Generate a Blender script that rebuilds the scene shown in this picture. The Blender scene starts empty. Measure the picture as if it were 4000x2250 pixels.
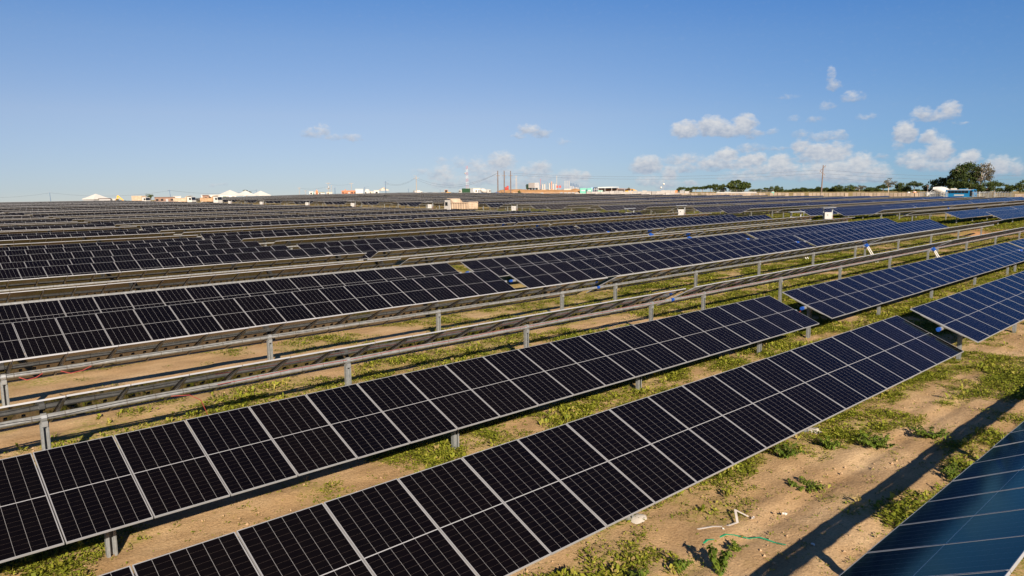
import bpy, math, random
import numpy as np
from mathutils import Vector, Matrix

rnd = random.Random(7)
nrs = np.random.RandomState(11)
scene = bpy.context.scene
col = scene.collection
R = math.radians
SIN, COS, PI = math.sin, math.cos, math.pi

# ------------------------------------------------------------------ camera
# X runs along the tracker rows, Y across them (away from the camera), Z up; ground near the camera is z = 0
CAM_Z = 5.7
FOC, PITCH, ROLL, YAW = 2861.0, 0.1375, -0.0085, 0.745
fwd = Vector((SIN(YAW)*COS(PITCH), COS(YAW)*COS(PITCH), -SIN(PITCH)))
rgt = Vector((COS(YAW), -SIN(YAW), 0))
upv = rgt.cross(fwd)
cr, sr = COS(ROLL), SIN(ROLL)
rgt, upv = cr*rgt + sr*upv, -sr*rgt + cr*upv
cam = bpy.data.cameras.new('camera')
cam_o = bpy.data.objects.new('camera', cam)
col.objects.link(cam_o)
cam_o.matrix_world = Matrix(((rgt.x, upv.x, -fwd.x, 0), (rgt.y, upv.y, -fwd.y, 0), (rgt.z, upv.z, -fwd.z, CAM_Z), (0, 0, 0, 1)))
cam.sensor_width = 36
cam.lens = FOC/4000*36
cam.clip_start = 0.1
cam.clip_end = 20000
scene.camera = cam_o

# ------------------------------------------------------------------ light and sky
SUN_EL = R(24.7)
SUN_AZ = math.atan2(-.50, -.865)          # where the sun stands, measured from +Y towards +X
SUN_STRENGTH, SKY_STRENGTH, EXPOSURE = 5.0, 0.05, 0.8
sun = bpy.data.lights.new('sun', 'SUN')
sun.energy = SUN_STRENGTH
sun.angle = R(0.53)
sun.color = (1.0, 0.87, 0.70)
sun_o = bpy.data.objects.new('sun', sun)
col.objects.link(sun_o)
to_sun = Vector((SIN(SUN_AZ)*COS(SUN_EL), COS(SUN_AZ)*COS(SUN_EL), SIN(SUN_EL)))
sun_o.rotation_euler = to_sun.to_track_quat('Z', 'Y').to_euler()

scene.view_settings.view_transform = 'Standard'
scene.view_settings.look = 'None'
scene.view_settings.exposure = EXPOSURE
scene.view_settings.gamma = 1.0
scene.cycles.max_bounces = 6
scene.cycles.use_adaptive_sampling = True

# small clouds: azimuth, elevation, half width, half height in degrees, thickness
CLOUDS = [(55.81,3.95,0.81,0.6,0.9),(56.24,3.72,0.54,0.43,0.7),(57.74,4.12,0.9,0.64,1),(58.91,3.82,0.94,0.48,0.85),(60.05,4.16,0.62,0.69,1),(60.49,3.61,0.72,0.32,0.6),(61.97,3.73,0.41,0.26,0.35),(63.89,3.51,0.59,0.31,0.3),(65.62,3.24,1.06,0.36,0.45),(66.48,3.42,0.38,0.29,0.4),(63.93,2.56,0.45,0.52,0.75),(65.19,2.11,1.07,0.57,0.95),(66.36,1.98,0.77,0.52,0.8),(65.01,1.7,1.46,0.31,0.5),(66.62,2.59,0.67,0.31,0.45),(60.52,2.6,0.78,0.38,0.4),(62.38,2.5,0.81,0.19,0.3),(58.86,2.04,0.63,0.49,0.95),(58.02,1.51,0.96,0.55,0.7),(60.66,1.68,0.78,0.48,1),(59.52,1.37,1.47,0.38,0.65),(62.52,1.43,0.61,0.59,0.9),(62.85,0.89,0.91,0.64,0.8),(61.61,1.02,1.23,0.43,0.6),(53.0,1.36,0.94,0.67,0.85),(55.86,1.82,1.19,0.44,0.55),(55.76,1.21,1.09,0.44,0.5),(54.78,0.78,0.5,0.56,0.7),(66.23,0.74,1.72,0.83,0.8),(67.83,1.12,0.84,0.77,0.8),(68.89,0.59,0.83,0.61,0.7),(67.59,0.3,1.87,0.41,0.6),(64.27,0.55,1.19,0.53,0.5),(60.38,0.49,1.66,0.49,0.5),(56.22,0.09,0.44,0.22,0.5),(54.58,-0.0,0.77,0.45,0.55),(53.24,0.23,0.89,0.45,0.45),(69.19,1.81,0.37,0.28,0.3),(70.56,3.22,0.55,0.74,0.95),(70.25,2.48,0.36,0.3,0.4),(71.99,2.92,0.43,0.49,0.8),(72.65,2.01,0.64,0.78,0.9),(71.29,1.46,0.97,0.6,0.65),(71.4,1.11,0.53,0.3,0.8),(72.63,1.03,1.28,0.39,0.55),(74.38,1.48,0.5,0.48,0.9),(73.73,1.11,0.59,0.49,0.6),(75.98,0.87,0.64,0.67,0.75),(76.94,0.75,0.47,0.56,0.6),(75.19,0.5,0.97,0.48,0.5),(71.46,4.5,0.48,0.44,0.6),(73.0,4.7,0.51,0.48,0.65),(72.25,4.31,1.03,0.34,0.55),(73.89,3.89,0.5,0.11,0.25),(65.67,7.3,0.24,0.75,0.35),(65.94,6.68,0.43,0.4,0.45),(67.21,5.86,0.61,0.4,0.4),(65.62,5.39,0.43,0.3,0.3),(62.84,6.14,0.6,0.19,0.22),(64.79,4.46,0.59,0.23,0.3),(63.4,4.62,0.45,0.26,0.25),(68.12,4.52,0.56,0.25,0.3),(27.74,3.9,0.6,0.39,0.4),(28.52,4.16,0.43,0.43,0.5),(29.28,3.69,0.78,0.3,0.38),(30.67,3.7,0.61,0.31,0.42),(44.05,4.21,0.73,0.4,0.6),(44.96,3.97,0.73,0.31,0.5),(43.22,3.81,0.55,0.22,0.35),(46.7,3.33,0.46,0.27,0.25),(37.34,1.92,0.46,0.36,0.3),(37.41,0.83,0.82,0.72,0.5),(38.8,1.73,0.64,0.45,0.3),(40.08,1.36,0.83,0.72,0.45),(41.92,1.8,0.83,0.68,0.75),(41.36,1.07,1.47,0.55,0.5),(40.62,0.44,1.85,0.55,0.45),(37.85,0.19,1.29,0.46,0.45),(36.05,1.11,0.91,0.32,0.25),(44.86,1.32,0.74,0.54,0.6),(43.76,1.05,0.55,0.45,0.45),(44.77,0.59,1.2,0.46,0.5),(47.25,0.57,0.82,0.55,0.65),(48.35,0.65,0.46,0.36,0.7),(47.25,0.02,1.28,0.36,0.5),(43.38,0.15,1.29,0.41,0.42),(21.05,0.31,0.6,0.15,0.25),
          (83,2.5,3.5,0.9,0.8),(88,1.6,3,1.0,0.8),(95,3.2,4,1.2,0.7),(83,5.5,2.0,0.6,0.5),(33,22,6,2.0,0.55),(10,27,6,2.2,0.6),(47,30,7,2.4,0.5),(-12,17,5,1.6,0.6)]

world = bpy.data.worlds.new('World')
scene.world = world
world.use_nodes = True
def build_world():
    nt = world.node_tree
    nt.nodes.clear()
    N, L = nt.nodes.new, nt.links.new
    def m(op, a, b=None, c=None, clamp=False):
        n = N('ShaderNodeMath'); n.operation = op; n.use_clamp = clamp
        for i, v in enumerate((a, b, c)):
            if v is None: continue
            if isinstance(v, (int, float)): n.inputs[i].default_value = v
            else: L(v, n.inputs[i])
        return n.outputs[0]
    tc = N('ShaderNodeTexCoord')
    # the site lies on a plane that climbs gently away from the camera: the level horizon is a little lower than its vanishing line
    add = N('ShaderNodeVectorMath'); add.operation = 'ADD'; add.inputs[1].default_value = (0, 0, .034)
    L(tc.outputs['Generated'], add.inputs[0])
    nrm = N('ShaderNodeVectorMath'); nrm.operation = 'NORMALIZE'
    L(add.outputs[0], nrm.inputs[0])
    sky = N('ShaderNodeTexSky'); sky.sky_type = 'NISHITA'; sky.sun_disc = False
    sky.sun_elevation = SUN_EL; sky.sun_rotation = SUN_AZ
    sky.altitude = 0; sky.air_density = 1.0; sky.dust_density = 0.1; sky.ozone_density = 3.0
    L(nrm.outputs[0], sky.inputs['Vector'])
    sep = N('ShaderNodeSeparateXYZ'); L(tc.outputs['Generated'], sep.inputs[0])
    az = m('MULTIPLY', m('ARCTAN2', sep.outputs[0], sep.outputs[1]), 180/PI)
    el = m('MULTIPLY', m('ARCSINE', sep.outputs[2]), 180/PI)
    cv = N('ShaderNodeCombineXYZ'); L(az, cv.inputs[0]); L(m('MULTIPLY', el, 1.5), cv.inputs[1])
    def noise(scale, detail, rough=.55, off=0):
        n = N('ShaderNodeTexNoise'); n.inputs['Scale'].default_value = scale; n.inputs['Detail'].default_value = detail
        n.inputs['Roughness'].default_value = rough
        if off:
            mp = N('ShaderNodeMapping'); mp.inputs['Location'].default_value = (off, off*.7, off*.3); L(cv.outputs[0], mp.inputs[0]); L(mp.outputs[0], n.inputs['Vector'])
        else: L(cv.outputs[0], n.inputs['Vector'])
        return n.outputs['Fac']
    n1 = noise(2.3, 6, .55)
    wx, wy = noise(1.1, 3, .5, 13.7), noise(1.3, 3, .5, 31.2)
    azw = m('MULTIPLY_ADD', m('SUBTRACT', wx, .5), .9, az)
    elw = m('MULTIPLY_ADD', m('SUBTRACT', wy, .5), .6, el)
    dens = None; wsum = None; vsum = None
    for a, e, w, h, b in CLOUDS:
        u = m('MULTIPLY', m('SUBTRACT', azw, a), 1/(w*1.75))
        v = m('MULTIPLY', m('SUBTRACT', elw, e), 1/(h*1.7))
        vb = m('MAXIMUM', v, m('MULTIPLY', v, -1.7))
        k = m('SUBTRACT', 1.0, m('MULTIPLY_ADD', vb, vb, m('MULTIPLY', u, u)), clamp=True)
        kb = m('MULTIPLY', k, .12+.9*b)
        dens = kb if dens is None else m('SMOOTH_MAX', dens, kb, .10)
        vk = m('MULTIPLY', v, kb)
        wsum = m('ADD', kb, wsum if wsum is not None else .02)
        vsum = vk if vsum is None else m('ADD', vsum, vk)
    vv = m('DIVIDE', vsum, wsum)
    f = m('ADD', dens, m('MULTIPLY', m('SUBTRACT', n1, .5), .85))
    mr = N('ShaderNodeMapRange'); mr.interpolation_type = 'SMOOTHSTEP'
    L(f, mr.inputs[0]); mr.inputs[1].default_value = .06; mr.inputs[2].default_value = .78
    dmask = m('MULTIPLY', mr.outputs[0], m('MULTIPLY', m('SUBTRACT', dens, .04, clamp=True), 4.5, clamp=True))
    dmask = m('MULTIPLY', m('MULTIPLY', dmask, .84), m('GREATER_THAN', el, -3.0))
    lit = m('ADD', m('MULTIPLY_ADD', vv, .75, .46), m('MULTIPLY', m('SUBTRACT', noise(2.2, 5, .55, 5.1), .5), 1.1), clamp=True)
    cmix = N('ShaderNodeMix'); cmix.data_type = 'RGBA'
    L(lit, cmix.inputs[0]); cmix.inputs[6].default_value = (3.4, 4.2, 5.7, 1); cmix.inputs[7].default_value = (8.9, 8.7, 8.5, 1)
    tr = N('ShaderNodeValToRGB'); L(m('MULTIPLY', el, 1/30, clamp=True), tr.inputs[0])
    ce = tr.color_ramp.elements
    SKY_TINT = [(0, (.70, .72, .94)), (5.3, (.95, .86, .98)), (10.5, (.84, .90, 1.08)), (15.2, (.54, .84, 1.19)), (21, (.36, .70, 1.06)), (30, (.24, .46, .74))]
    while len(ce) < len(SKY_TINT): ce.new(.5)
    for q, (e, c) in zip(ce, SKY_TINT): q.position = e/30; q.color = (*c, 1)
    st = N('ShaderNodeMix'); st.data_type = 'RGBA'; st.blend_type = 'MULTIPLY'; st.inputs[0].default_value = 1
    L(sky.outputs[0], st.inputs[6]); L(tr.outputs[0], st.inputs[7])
    # the sky is a deeper blue at right angles to the sun
    sa = N('ShaderNodeMapRange'); sa.interpolation_type = 'SMOOTHSTEP'; L(az, sa.inputs[0]); sa.inputs[1].default_value = 36; sa.inputs[2].default_value = 80
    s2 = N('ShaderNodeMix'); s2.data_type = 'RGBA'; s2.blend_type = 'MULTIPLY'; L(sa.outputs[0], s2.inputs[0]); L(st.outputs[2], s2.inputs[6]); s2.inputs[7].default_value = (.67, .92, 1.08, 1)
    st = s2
    smix = N('ShaderNodeMix'); smix.data_type = 'RGBA'
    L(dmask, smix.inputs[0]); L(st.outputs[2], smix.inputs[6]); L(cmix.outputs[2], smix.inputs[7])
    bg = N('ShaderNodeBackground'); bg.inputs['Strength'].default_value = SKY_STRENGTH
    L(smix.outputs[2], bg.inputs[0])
    out = N('ShaderNodeOutputWorld'); L(bg.outputs[0], out.inputs[0])
build_world()
world.cycles.sampling_method = 'MANUAL'
world.cycles.sample_map_resolution = 512

# ------------------------------------------------------------------ helpers
def tag(o, label=None, cat=None, group=None, kind=None):
    if label: o['label'] = label
    if cat: o['category'] = cat
    if group: o['group'] = group
    if kind: o['kind'] = kind
    return o
def empty(name, loc=(0, 0, 0), rz=0.0):
    o = bpy.data.objects.new(name, None); col.objects.link(o)
    o.location = loc; o.rotation_euler = (0, 0, rz); o.empty_display_size = .3
    return o
class MB:
    """collects boxes, tubes and faces and links them as one mesh object"""
    def __init__(s): s.v = []; s.f = []; s.m = []; s.uv = []; s.sm = []
    def face(s, pts, mi=0, uv=None, smooth=False):
        i = len(s.v); s.v += [tuple(p) for p in pts]; s.f.append(list(range(i, i+len(pts)))); s.m.append(mi); s.sm.append(smooth)
        s.uv.append(uv or [(0, 0)]*len(pts)); return s
    def faces(s, verts, faces, mi=0, smooth=False):
        i = len(s.v); s.v += [tuple(p) for p in verts]
        for f in faces:
            s.f.append([i+k for k in f]); s.m.append(mi); s.sm.append(smooth); s.uv.append([(0, 0)]*len(f))
        return s
    def box(s, c, d, mi=0, rot=None, taper=1.0):
        x, y, z = d[0]/2, d[1]/2, d[2]/2
        P = [Vector((sx*x*(taper if sz > 0 else 1), sy*y*(taper if sz > 0 else 1), sz*z)) for sz in (-1, 1) for sy in (-1, 1) for sx in (-1, 1)]
        if rot is not None: P = [rot @ p for p in P]
        c = Vector(c)
        return s.faces([p+c for p in P], [(0, 2, 3, 1), (4, 5, 7, 6), (0, 1, 5, 4), (2, 6, 7, 3), (0, 4, 6, 2), (1, 3, 7, 5)], mi)
    def bar(s, a, b, w, h, mi=0):
        a, b = Vector(a), Vector(b); d = b-a; L = d.length
        return s.box((a+b)/2, (L, w, h), mi, d.to_track_quat('X', 'Z').to_matrix())
    def tube(s, pts, r, n=8, mi=0, r2=None, caps=True, smooth=True):
        pts = [Vector(p) for p in pts]; k = len(pts); V = []; F = []
        for j, p in enumerate(pts):
            t = (pts[min(j+1, k-1)]-pts[max(j-1, 0)]).normalized()
            q = t.to_track_quat('Z', 'Y').to_matrix()
            rr = r if r2 is None else r+(r2-r)*j/(k-1)
            for a in range(n):
                V.append(p+q @ Vector((rr*COS(2*PI*a/n), rr*SIN(2*PI*a/n), 0)))
        for j in range(k-1):
            for a in range(n):
                b = (a+1) % n; F.append((j*n+a, j*n+b, (j+1)*n+b, (j+1)*n+a))
        s.faces(V, F, mi, smooth)
        if caps:
            s.faces(V[:n], [tuple(range(n))[::-1]], mi); s.faces(V[-n:], [tuple(range(n))], mi)
        return s
    def lathe(s, prof, n=16, mi=0, smooth=True, axis=None, c=(0, 0, 0)):
        V = []; F = []; k = len(prof); c = Vector(c)
        for r, z in prof:
            for a in range(n):
                p = Vector((r*COS(2*PI*a/n), r*SIN(2*PI*a/n), z))
                if axis is not None: p = axis @ p
                V.append(p+c)
        for j in range(k-1):
            for a in range(n):
                b = (a+1) % n; F.append((j*n+a, j*n+b, (j+1)*n+b, (j+1)*n+a))
        s.faces(V, F, mi, smooth)
        s.faces(V[:n], [tuple(range(n))[::-1]], mi); s.faces(V[-n:], [tuple(range(n))], mi)
        return s
    def prism(s, poly, y0, y1, mi=0):
        """outline in x/z pushed from y0 to y1"""
        n = len(poly); V = [(x, y0, z) for x, z in poly]+[(x, y1, z) for x, z in poly]
        F = [tuple(range(n)), tuple(range(2*n-1, n-1, -1))]+[(i, i+n, (i+1) % n+n, (i+1) % n) for i in range(n)]
        return s.faces(V, F, mi)
    def mesh(s, name, mats):
        me = bpy.data.meshes.new(name); me.from_pydata(s.v, [], s.f)
        for mt in (mats if isinstance(mats, (list, tuple)) else [mats]): me.materials.append(mt)
        me.polygons.foreach_set('material_index', s.m)
        me.polygons.foreach_set('use_smooth', s.sm)
        if any(any(c != (0, 0) for c in u) for u in s.uv):
            ul = me.uv_layers.new(name='uv'); ul.data.foreach_set('uv', [c for u in s.uv for p in u for c in p])
        me.update(); return me
    def build(s, name, mats, parent=None, loc=(0, 0, 0), rot=None):
        return link(name, s.mesh(name, mats), parent, loc, rot)
def link(name, me, parent=None, loc=(0, 0, 0), rot=None):
    o = bpy.data.objects.new(name, me); col.objects.link(o); o.parent = parent; o.location = loc
    if rot: o.rotation_euler = rot
    return o
def copy_tree(o, parent=None):
    c = o.copy(); col.objects.link(c); c.parent = parent
    for ch in o.children: copy_tree(ch, c)
    return c

def mat(name, color, rough=.6, metal=0.0, spec=.5, noise=0.0, nscale=3.0, bump=0.0, rand=0.0, coat=0.0, transl=0.0):
    """principled surface; noise = weathering in the base colour, rand = per-object difference"""
    mt = bpy.data.materials.new(name); mt.use_nodes = True
    nt = mt.node_tree; b = nt.nodes['Principled BSDF']
    b.inputs['Base Color'].default_value = (*color, 1); b.inputs['Roughness'].default_value = rough
    b.inputs['Metallic'].default_value = metal; b.inputs['Specular IOR Level'].default_value = spec
    if coat: b.inputs['Coat Weight'].default_value = coat
    if noise or bump:
        tc = nt.nodes.new('ShaderNodeTexCoord')
        n = nt.nodes.new('ShaderNodeTexNoise'); n.inputs['Scale'].default_value = nscale; n.inputs['Detail'].default_value = 6
        nt.links.new(tc.outputs['Object'], n.inputs['Vector'])
        if noise:
            r = nt.nodes.new('ShaderNodeMapRange'); r.inputs[1].default_value = .3; r.inputs[2].default_value = .7
            r.inputs[3].default_value = 1-noise; r.inputs[4].default_value = 1+noise*.6
            nt.links.new(n.outputs['Fac'], r.inputs[0])
            h = nt.nodes.new('ShaderNodeHueSaturation'); h.inputs['Color'].default_value = (*color, 1)
            nt.links.new(r.outputs[0], h.inputs['Value'])
            src = h
            if rand:
                oi = nt.nodes.new('ShaderNodeObjectInfo'); h2 = nt.nodes.new('ShaderNodeHueSaturation')
                r2 = nt.nodes.new('ShaderNodeMapRange'); r2.inputs[3].default_value = 1-rand; r2.inputs[4].default_value = 1+rand
                nt.links.new(oi.outputs['Random'], r2.inputs[0]); nt.links.new(r2.outputs[0], h2.inputs['Value'])
                nt.links.new(h.outputs[0], h2.inputs['Color']); src = h2
            nt.links.new(src.outputs[0], b.inputs['Base Color'])
        if bump:
            bp = nt.nodes.new('ShaderNodeBump'); bp.inputs['Strength'].default_value = bump
            nt.links.new(n.outputs['Fac'], bp.inputs['Height']); nt.links.new(bp.outputs[0], b.inputs['Normal'])
    return mt

M = {}
M['alu'] = mat('anodised_aluminium', (.43, .43, .44), .42, .35, .5, .06, 8)
M['galv'] = mat('galvanised_steel', (.40, .41, .42), .42, .55, .5, .22, 9)
M['galv_post'] = mat('galvanised_post', (.29, .305, .315), .5, .45, .5, .22, 14)
M['rail'] = mat('rail_steel', (.20, .19, .18), .5, .4, .5, .15, 6)
M['back'] = mat('backsheet', (.011, .008, .0065), .07, 0, .42, .2, 2.0)
M['black_plastic'] = mat('black_plastic', (.015, .015, .017), .5)
M['blue_plastic'] = mat('blue_plastic', (.012, .07, .34), .4)
M['red_cable'] = mat('red_cable', (.30, .045, .04), .5)
M['black_cable'] = mat('black_cable', (.02, .02, .025), .5)
M['green_strap'] = mat('green_strap', (.02, .33, .15), .45)
M['white_strap'] = mat('white_strap', (.62, .56, .50), .6, noise=.2)
M['white'] = mat('white_paint', (.54, .525, .50), .5, noise=.08, nscale=1.0)
M['cabinet'] = mat('cabinet_paint', (.42, .41, .40), .5, noise=.15, nscale=3)
M['fabric'] = mat('white_fabric', (.60, .57, .53), .8, noise=.06, nscale=.6)
M['beige'] = mat('beige_fabric', (.66, .54, .42), .8, noise=.08, nscale=.6)
M['grey_wall'] = mat('grey_wall', (.36, .36, .37), .8, noise=.15)
M['dark_roof'] = mat('dark_roof', (.10, .055, .05), .8, noise=.2)
M['brown'] = mat('brown_wall', (.25, .15, .11), .8, noise=.3, nscale=1.2)
M['brick'] = mat('orange_brick', (.42, .17, .09), .8, noise=.2, nscale=1.2)
M['tan'] = mat('dusty_tan_steel', (.46, .30, .18), .75, noise=.25, nscale=1.0)
M['dust_pale'] = mat('dusty_pale_steel', (.50, .385, .28), .75, noise=.2, nscale=1.0)
M['yellow'] = mat('yellow_paint', (.72, .36, .04), .5, noise=.15)
M['orange'] = mat('orange_paint', (.58, .20, .07), .5, noise=.1)
M['green'] = mat('green_paint', (.03, .085, .042), .5, noise=.15)
M['olive'] = mat('olive_cover', (.16, .19, .09), .7, noise=.2)
M['teal'] = mat('teal_paint', (.12, .40, .32), .5, noise=.08)
M['bus_blue'] = mat('bus_blue', (.01, .20, .46), .3, coat=.3)
M['red'] = mat('red_paint', (.38, .06, .05), .5)
M['tarp'] = mat('blue_tarp', (.03, .22, .65), .55, noise=.15)
M['car_dark'] = mat('dark_car_paint', (.05, .06, .09), .3)
M['glass'] = mat('dark_glass', (.015, .02, .025), .08)
M['tyre'] = mat('tyre', (.025, .024, .023), .85)
M['rim'] = mat('rim', (.4, .4, .4), .5, .3)
M['concrete'] = mat('concrete', (.46, .42, .37), .85, noise=.15)
M['dark_wood'] = mat('dark_pole', (.17, .12, .10), .85, noise=.25, nscale=1.0)
M['grey_pole'] = mat('concrete_pole', (.36, .31, .27), .85, noise=.12)
M['blue_steel'] = mat('blue_grey_pole', (.10, .16, .26), .6)
M['wire'] = mat('wire', (.10, .11, .14), .6)
M['crate'] = mat('crate_board', (.29, .225, .17), .8, noise=.15, nscale=2.5, rand=.22)
M['crate_top'] = mat('crate_cover', (.40, .36, .33), .6, noise=.1, rand=.1)
M['pallet_grey'] = mat('wrapped_pallet', (.33, .31, .30), .6, noise=.15, nscale=1.5, rand=.18)
M['skin'] = mat('skin', (.24, .13, .08), .6)
M['cloth'] = mat('work_cloth', (.07, .08, .10), .8, noise=.2, rand=.4)
M['trunk'] = mat('bark', (.24, .17, .12), .9, noise=.3)
M['pale_trunk'] = mat('pale_bark', (.48, .40, .32), .9, noise=.25)
M['dry_plastic'] = mat('pale_scrap', (.70, .66, .60), .6)
M['clump_concrete'] = mat('footing_concrete', (.52, .47, .42), .9, noise=.2, nscale=8, bump=.4)
M['stem'] = mat('plant_stem', (.16, .13, .05), .8)

def cell_material(name):
    """solar glass over dark cells; the pale lines are the gaps between the cells"""
    mt = bpy.data.materials.new(name); mt.use_nodes = True
    nt = mt.node_tree; N, L = nt.nodes.new, nt.links.new; b = nt.nodes['Principled BSDF']
    def m(op, a, bb=None, clamp=False):
        n = N('ShaderNodeMath'); n.operation = op; n.use_clamp = clamp
        for i, v in enumerate((a, bb)):
            if v is None: continue
            if isinstance(v, (int, float)): n.inputs[i].default_value = v
            else: L(v, n.inputs[i])
        return n.outputs[0]
    uv = N('ShaderNodeUVMap'); sep = N('ShaderNodeSeparateXYZ'); L(uv.outputs[0], sep.inputs[0])
    U, V = sep.outputs[0], sep.outputs[1]
    def lines(t, n, half):                     # half width in cell widths
        fr = m('FRACT', m('MULTIPLY', t, n)); d = m('MINIMUM', fr, m('SUBTRACT', 1.0, fr))
        return m('LESS_THAN', d, half)
    lu = lines(U, 6, .0105)                       # gaps between the six strings of cells
    lv = lines(V, 22, .012)
    mid = m('LESS_THAN', m('ABSOLUTE', m('SUBTRACT', V, .5)), .0034)
    oi = N('ShaderNodeObjectInfo')
    n = N('ShaderNodeTexNoise'); n.inputs['Scale'].default_value = 5; n.inputs['Detail'].default_value = 5
    tc = N('ShaderNodeTexCoord'); L(tc.outputs['Object'], n.inputs['Vector'])
    base = N('ShaderNodeMix'); base.data_type = 'RGBA'
    L(oi.outputs['Random'], base.inputs[0]); base.inputs[6].default_value = (.0021, .0018, .0027, 1); base.inputs[7].default_value = (.0032, .0024, .0026, 1)
    c1 = N('ShaderNodeMix'); c1.data_type = 'RGBA'
    L(m('MULTIPLY', lv, .4), c1.inputs[0]); L(base.outputs[2], c1.inputs[6]); c1.inputs[7].default_value = (.13, .10, .085, 1)
    c2 = N('ShaderNodeMix'); c2.data_type = 'RGBA'
    L(lu, c2.inputs[0]); L(c1.outputs[2], c2.inputs[6]); c2.inputs[7].default_value = (.25, .245, .25, 1)
    c3 = N('ShaderNodeMix'); c3.data_type = 'RGBA'
    L(mid, c3.inputs[0]); L(c2.outputs[2], c3.inputs[6]); c3.inputs[7].default_value = (.36, .36, .37, 1)
    # a thin uneven film of dust on the glass
    c4 = N('ShaderNodeMix'); c4.data_type = 'RGBA'
    L(m('MULTIPLY', m('SUBTRACT', n.outputs['Fac'], .40, True), .012), c4.inputs[0]); L(c3.outputs[2], c4.inputs[6]); c4.inputs[7].default_value = (.30, .22, .15, 1)
    L(c4.outputs[2], b.inputs['Base Color'])
    b.inputs['Roughness'].default_value = .6; b.inputs['Specular IOR Level'].default_value = 0
    # toughened glass with an anti-reflective coat: weak, bluish mirror that grows towards grazing view
    g = N('ShaderNodeBsdfGlossy'); g.inputs['Color'].default_value = (.19, .47, .66, 1); g.inputs['Roughness'].default_value = .10
    fr = N('ShaderNodeFresnel'); fr.inputs[0].default_value = 1.29
    mx = N('ShaderNodeMixShader'); L(fr.outputs[0], mx.inputs[0]); L(b.outputs[0], mx.inputs[1]); L(g.outputs[0], mx.inputs[2])
    L(mx.outputs[0], nt.nodes['Material Output'].inputs[0])
    return mt
M['cells'] = cell_material('solar_cells')

def smooth(t, a, b):
    t = np.clip((np.asarray(t, float)-a)/(b-a), 0, 1); return t*t*(3-2*t)
def ss(t, a, b):
    t = min(1, max(0, (t-a)/(b-a))); return t*t*(3-2*t)
def G(x, y):
    """height of the ground"""
    D = math.hypot(x, y)
    z = 1.3*ss(D, 180, 380)*ss(x, 95, 190) + .42*ss(x, 40, 110)*(1-.6*ss(D, 170, 260))*(1-ss(y, 70, 95)*(1-ss(x, 86, 104)))
    z -= 1.5*ss(y, 322, 350)*(1-ss(x, 90, 170))
    z -= .05*max(0, D-480) if x > 100 else .05*max(0, D-480)
    return z
def G_np(x, y):
    D = np.hypot(x, y)
    z = 1.3*smooth(D, 180, 380)*smooth(x, 95, 190) + .42*smooth(x, 40, 110)*(1-.6*smooth(D, 170, 260))*(1-smooth(y, 70, 95)*(1-smooth(x, 86, 104)))
    z -= 1.5*smooth(y, 322, 350)*(1-smooth(x, 90, 170))
    return z-.05*np.maximum(0, D-480)

# layered value noise, used for where the weeds grow and for the unevenness of the soil
_lat = nrs.rand(256, 256)
def vnoise(x, y):
    x = np.asarray(x, float); y = np.asarray(y, float)
    xi = np.floor(x).astype(int); yi = np.floor(y).astype(int); fx = x-xi; fy = y-yi
    fx = fx*fx*(3-2*fx); fy = fy*fy*(3-2*fy)
    g = lambda i, j: _lat[i % 256, j % 256]
    return (g(xi, yi)*(1-fx)+g(xi+1, yi)*fx)*(1-fy)+(g(xi, yi+1)*(1-fx)+g(xi+1, yi+1)*fx)*fy
def fbm(x, y, o=4):
    s = 0; a = .5; t = 0
    for k in range(o):
        s = s+a*vnoise(x*2**k+k*17.3, y*2**k+k*9.1); t += a; a *= .5
    return s/t
def greenness(x, y):
    """0 bare sand .. 1 thick weeds"""
    x = np.asarray(x, float); y = np.asarray(y, float)
    n = fbm(x*.45+3, y*.75+8, 4)
    base = .455 + .125*smooth(x, 12, 32) + .13*smooth(x, 94, 104)*(1-smooth(x, 128, 150)) + .05*smooth(y, 12, 24)
    base = base-.12*smooth(x, 82, 87)*(1-smooth(x, 93, 100))            # the dirt road
    base = base-.10*np.exp(-((y-5.6)/1.0)**2)-.03*(y < 9.5)
    base = base+.12*np.exp(-((y-14.7)/.9)**2)+.10*np.exp(-((y-9.7)/.8)**2)*smooth(x, 6, 16)+.05*np.exp(-((y-19.2)/.9)**2)
    return np.clip((n-(.93-base))*6.5+.35, 0, 1)

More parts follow.
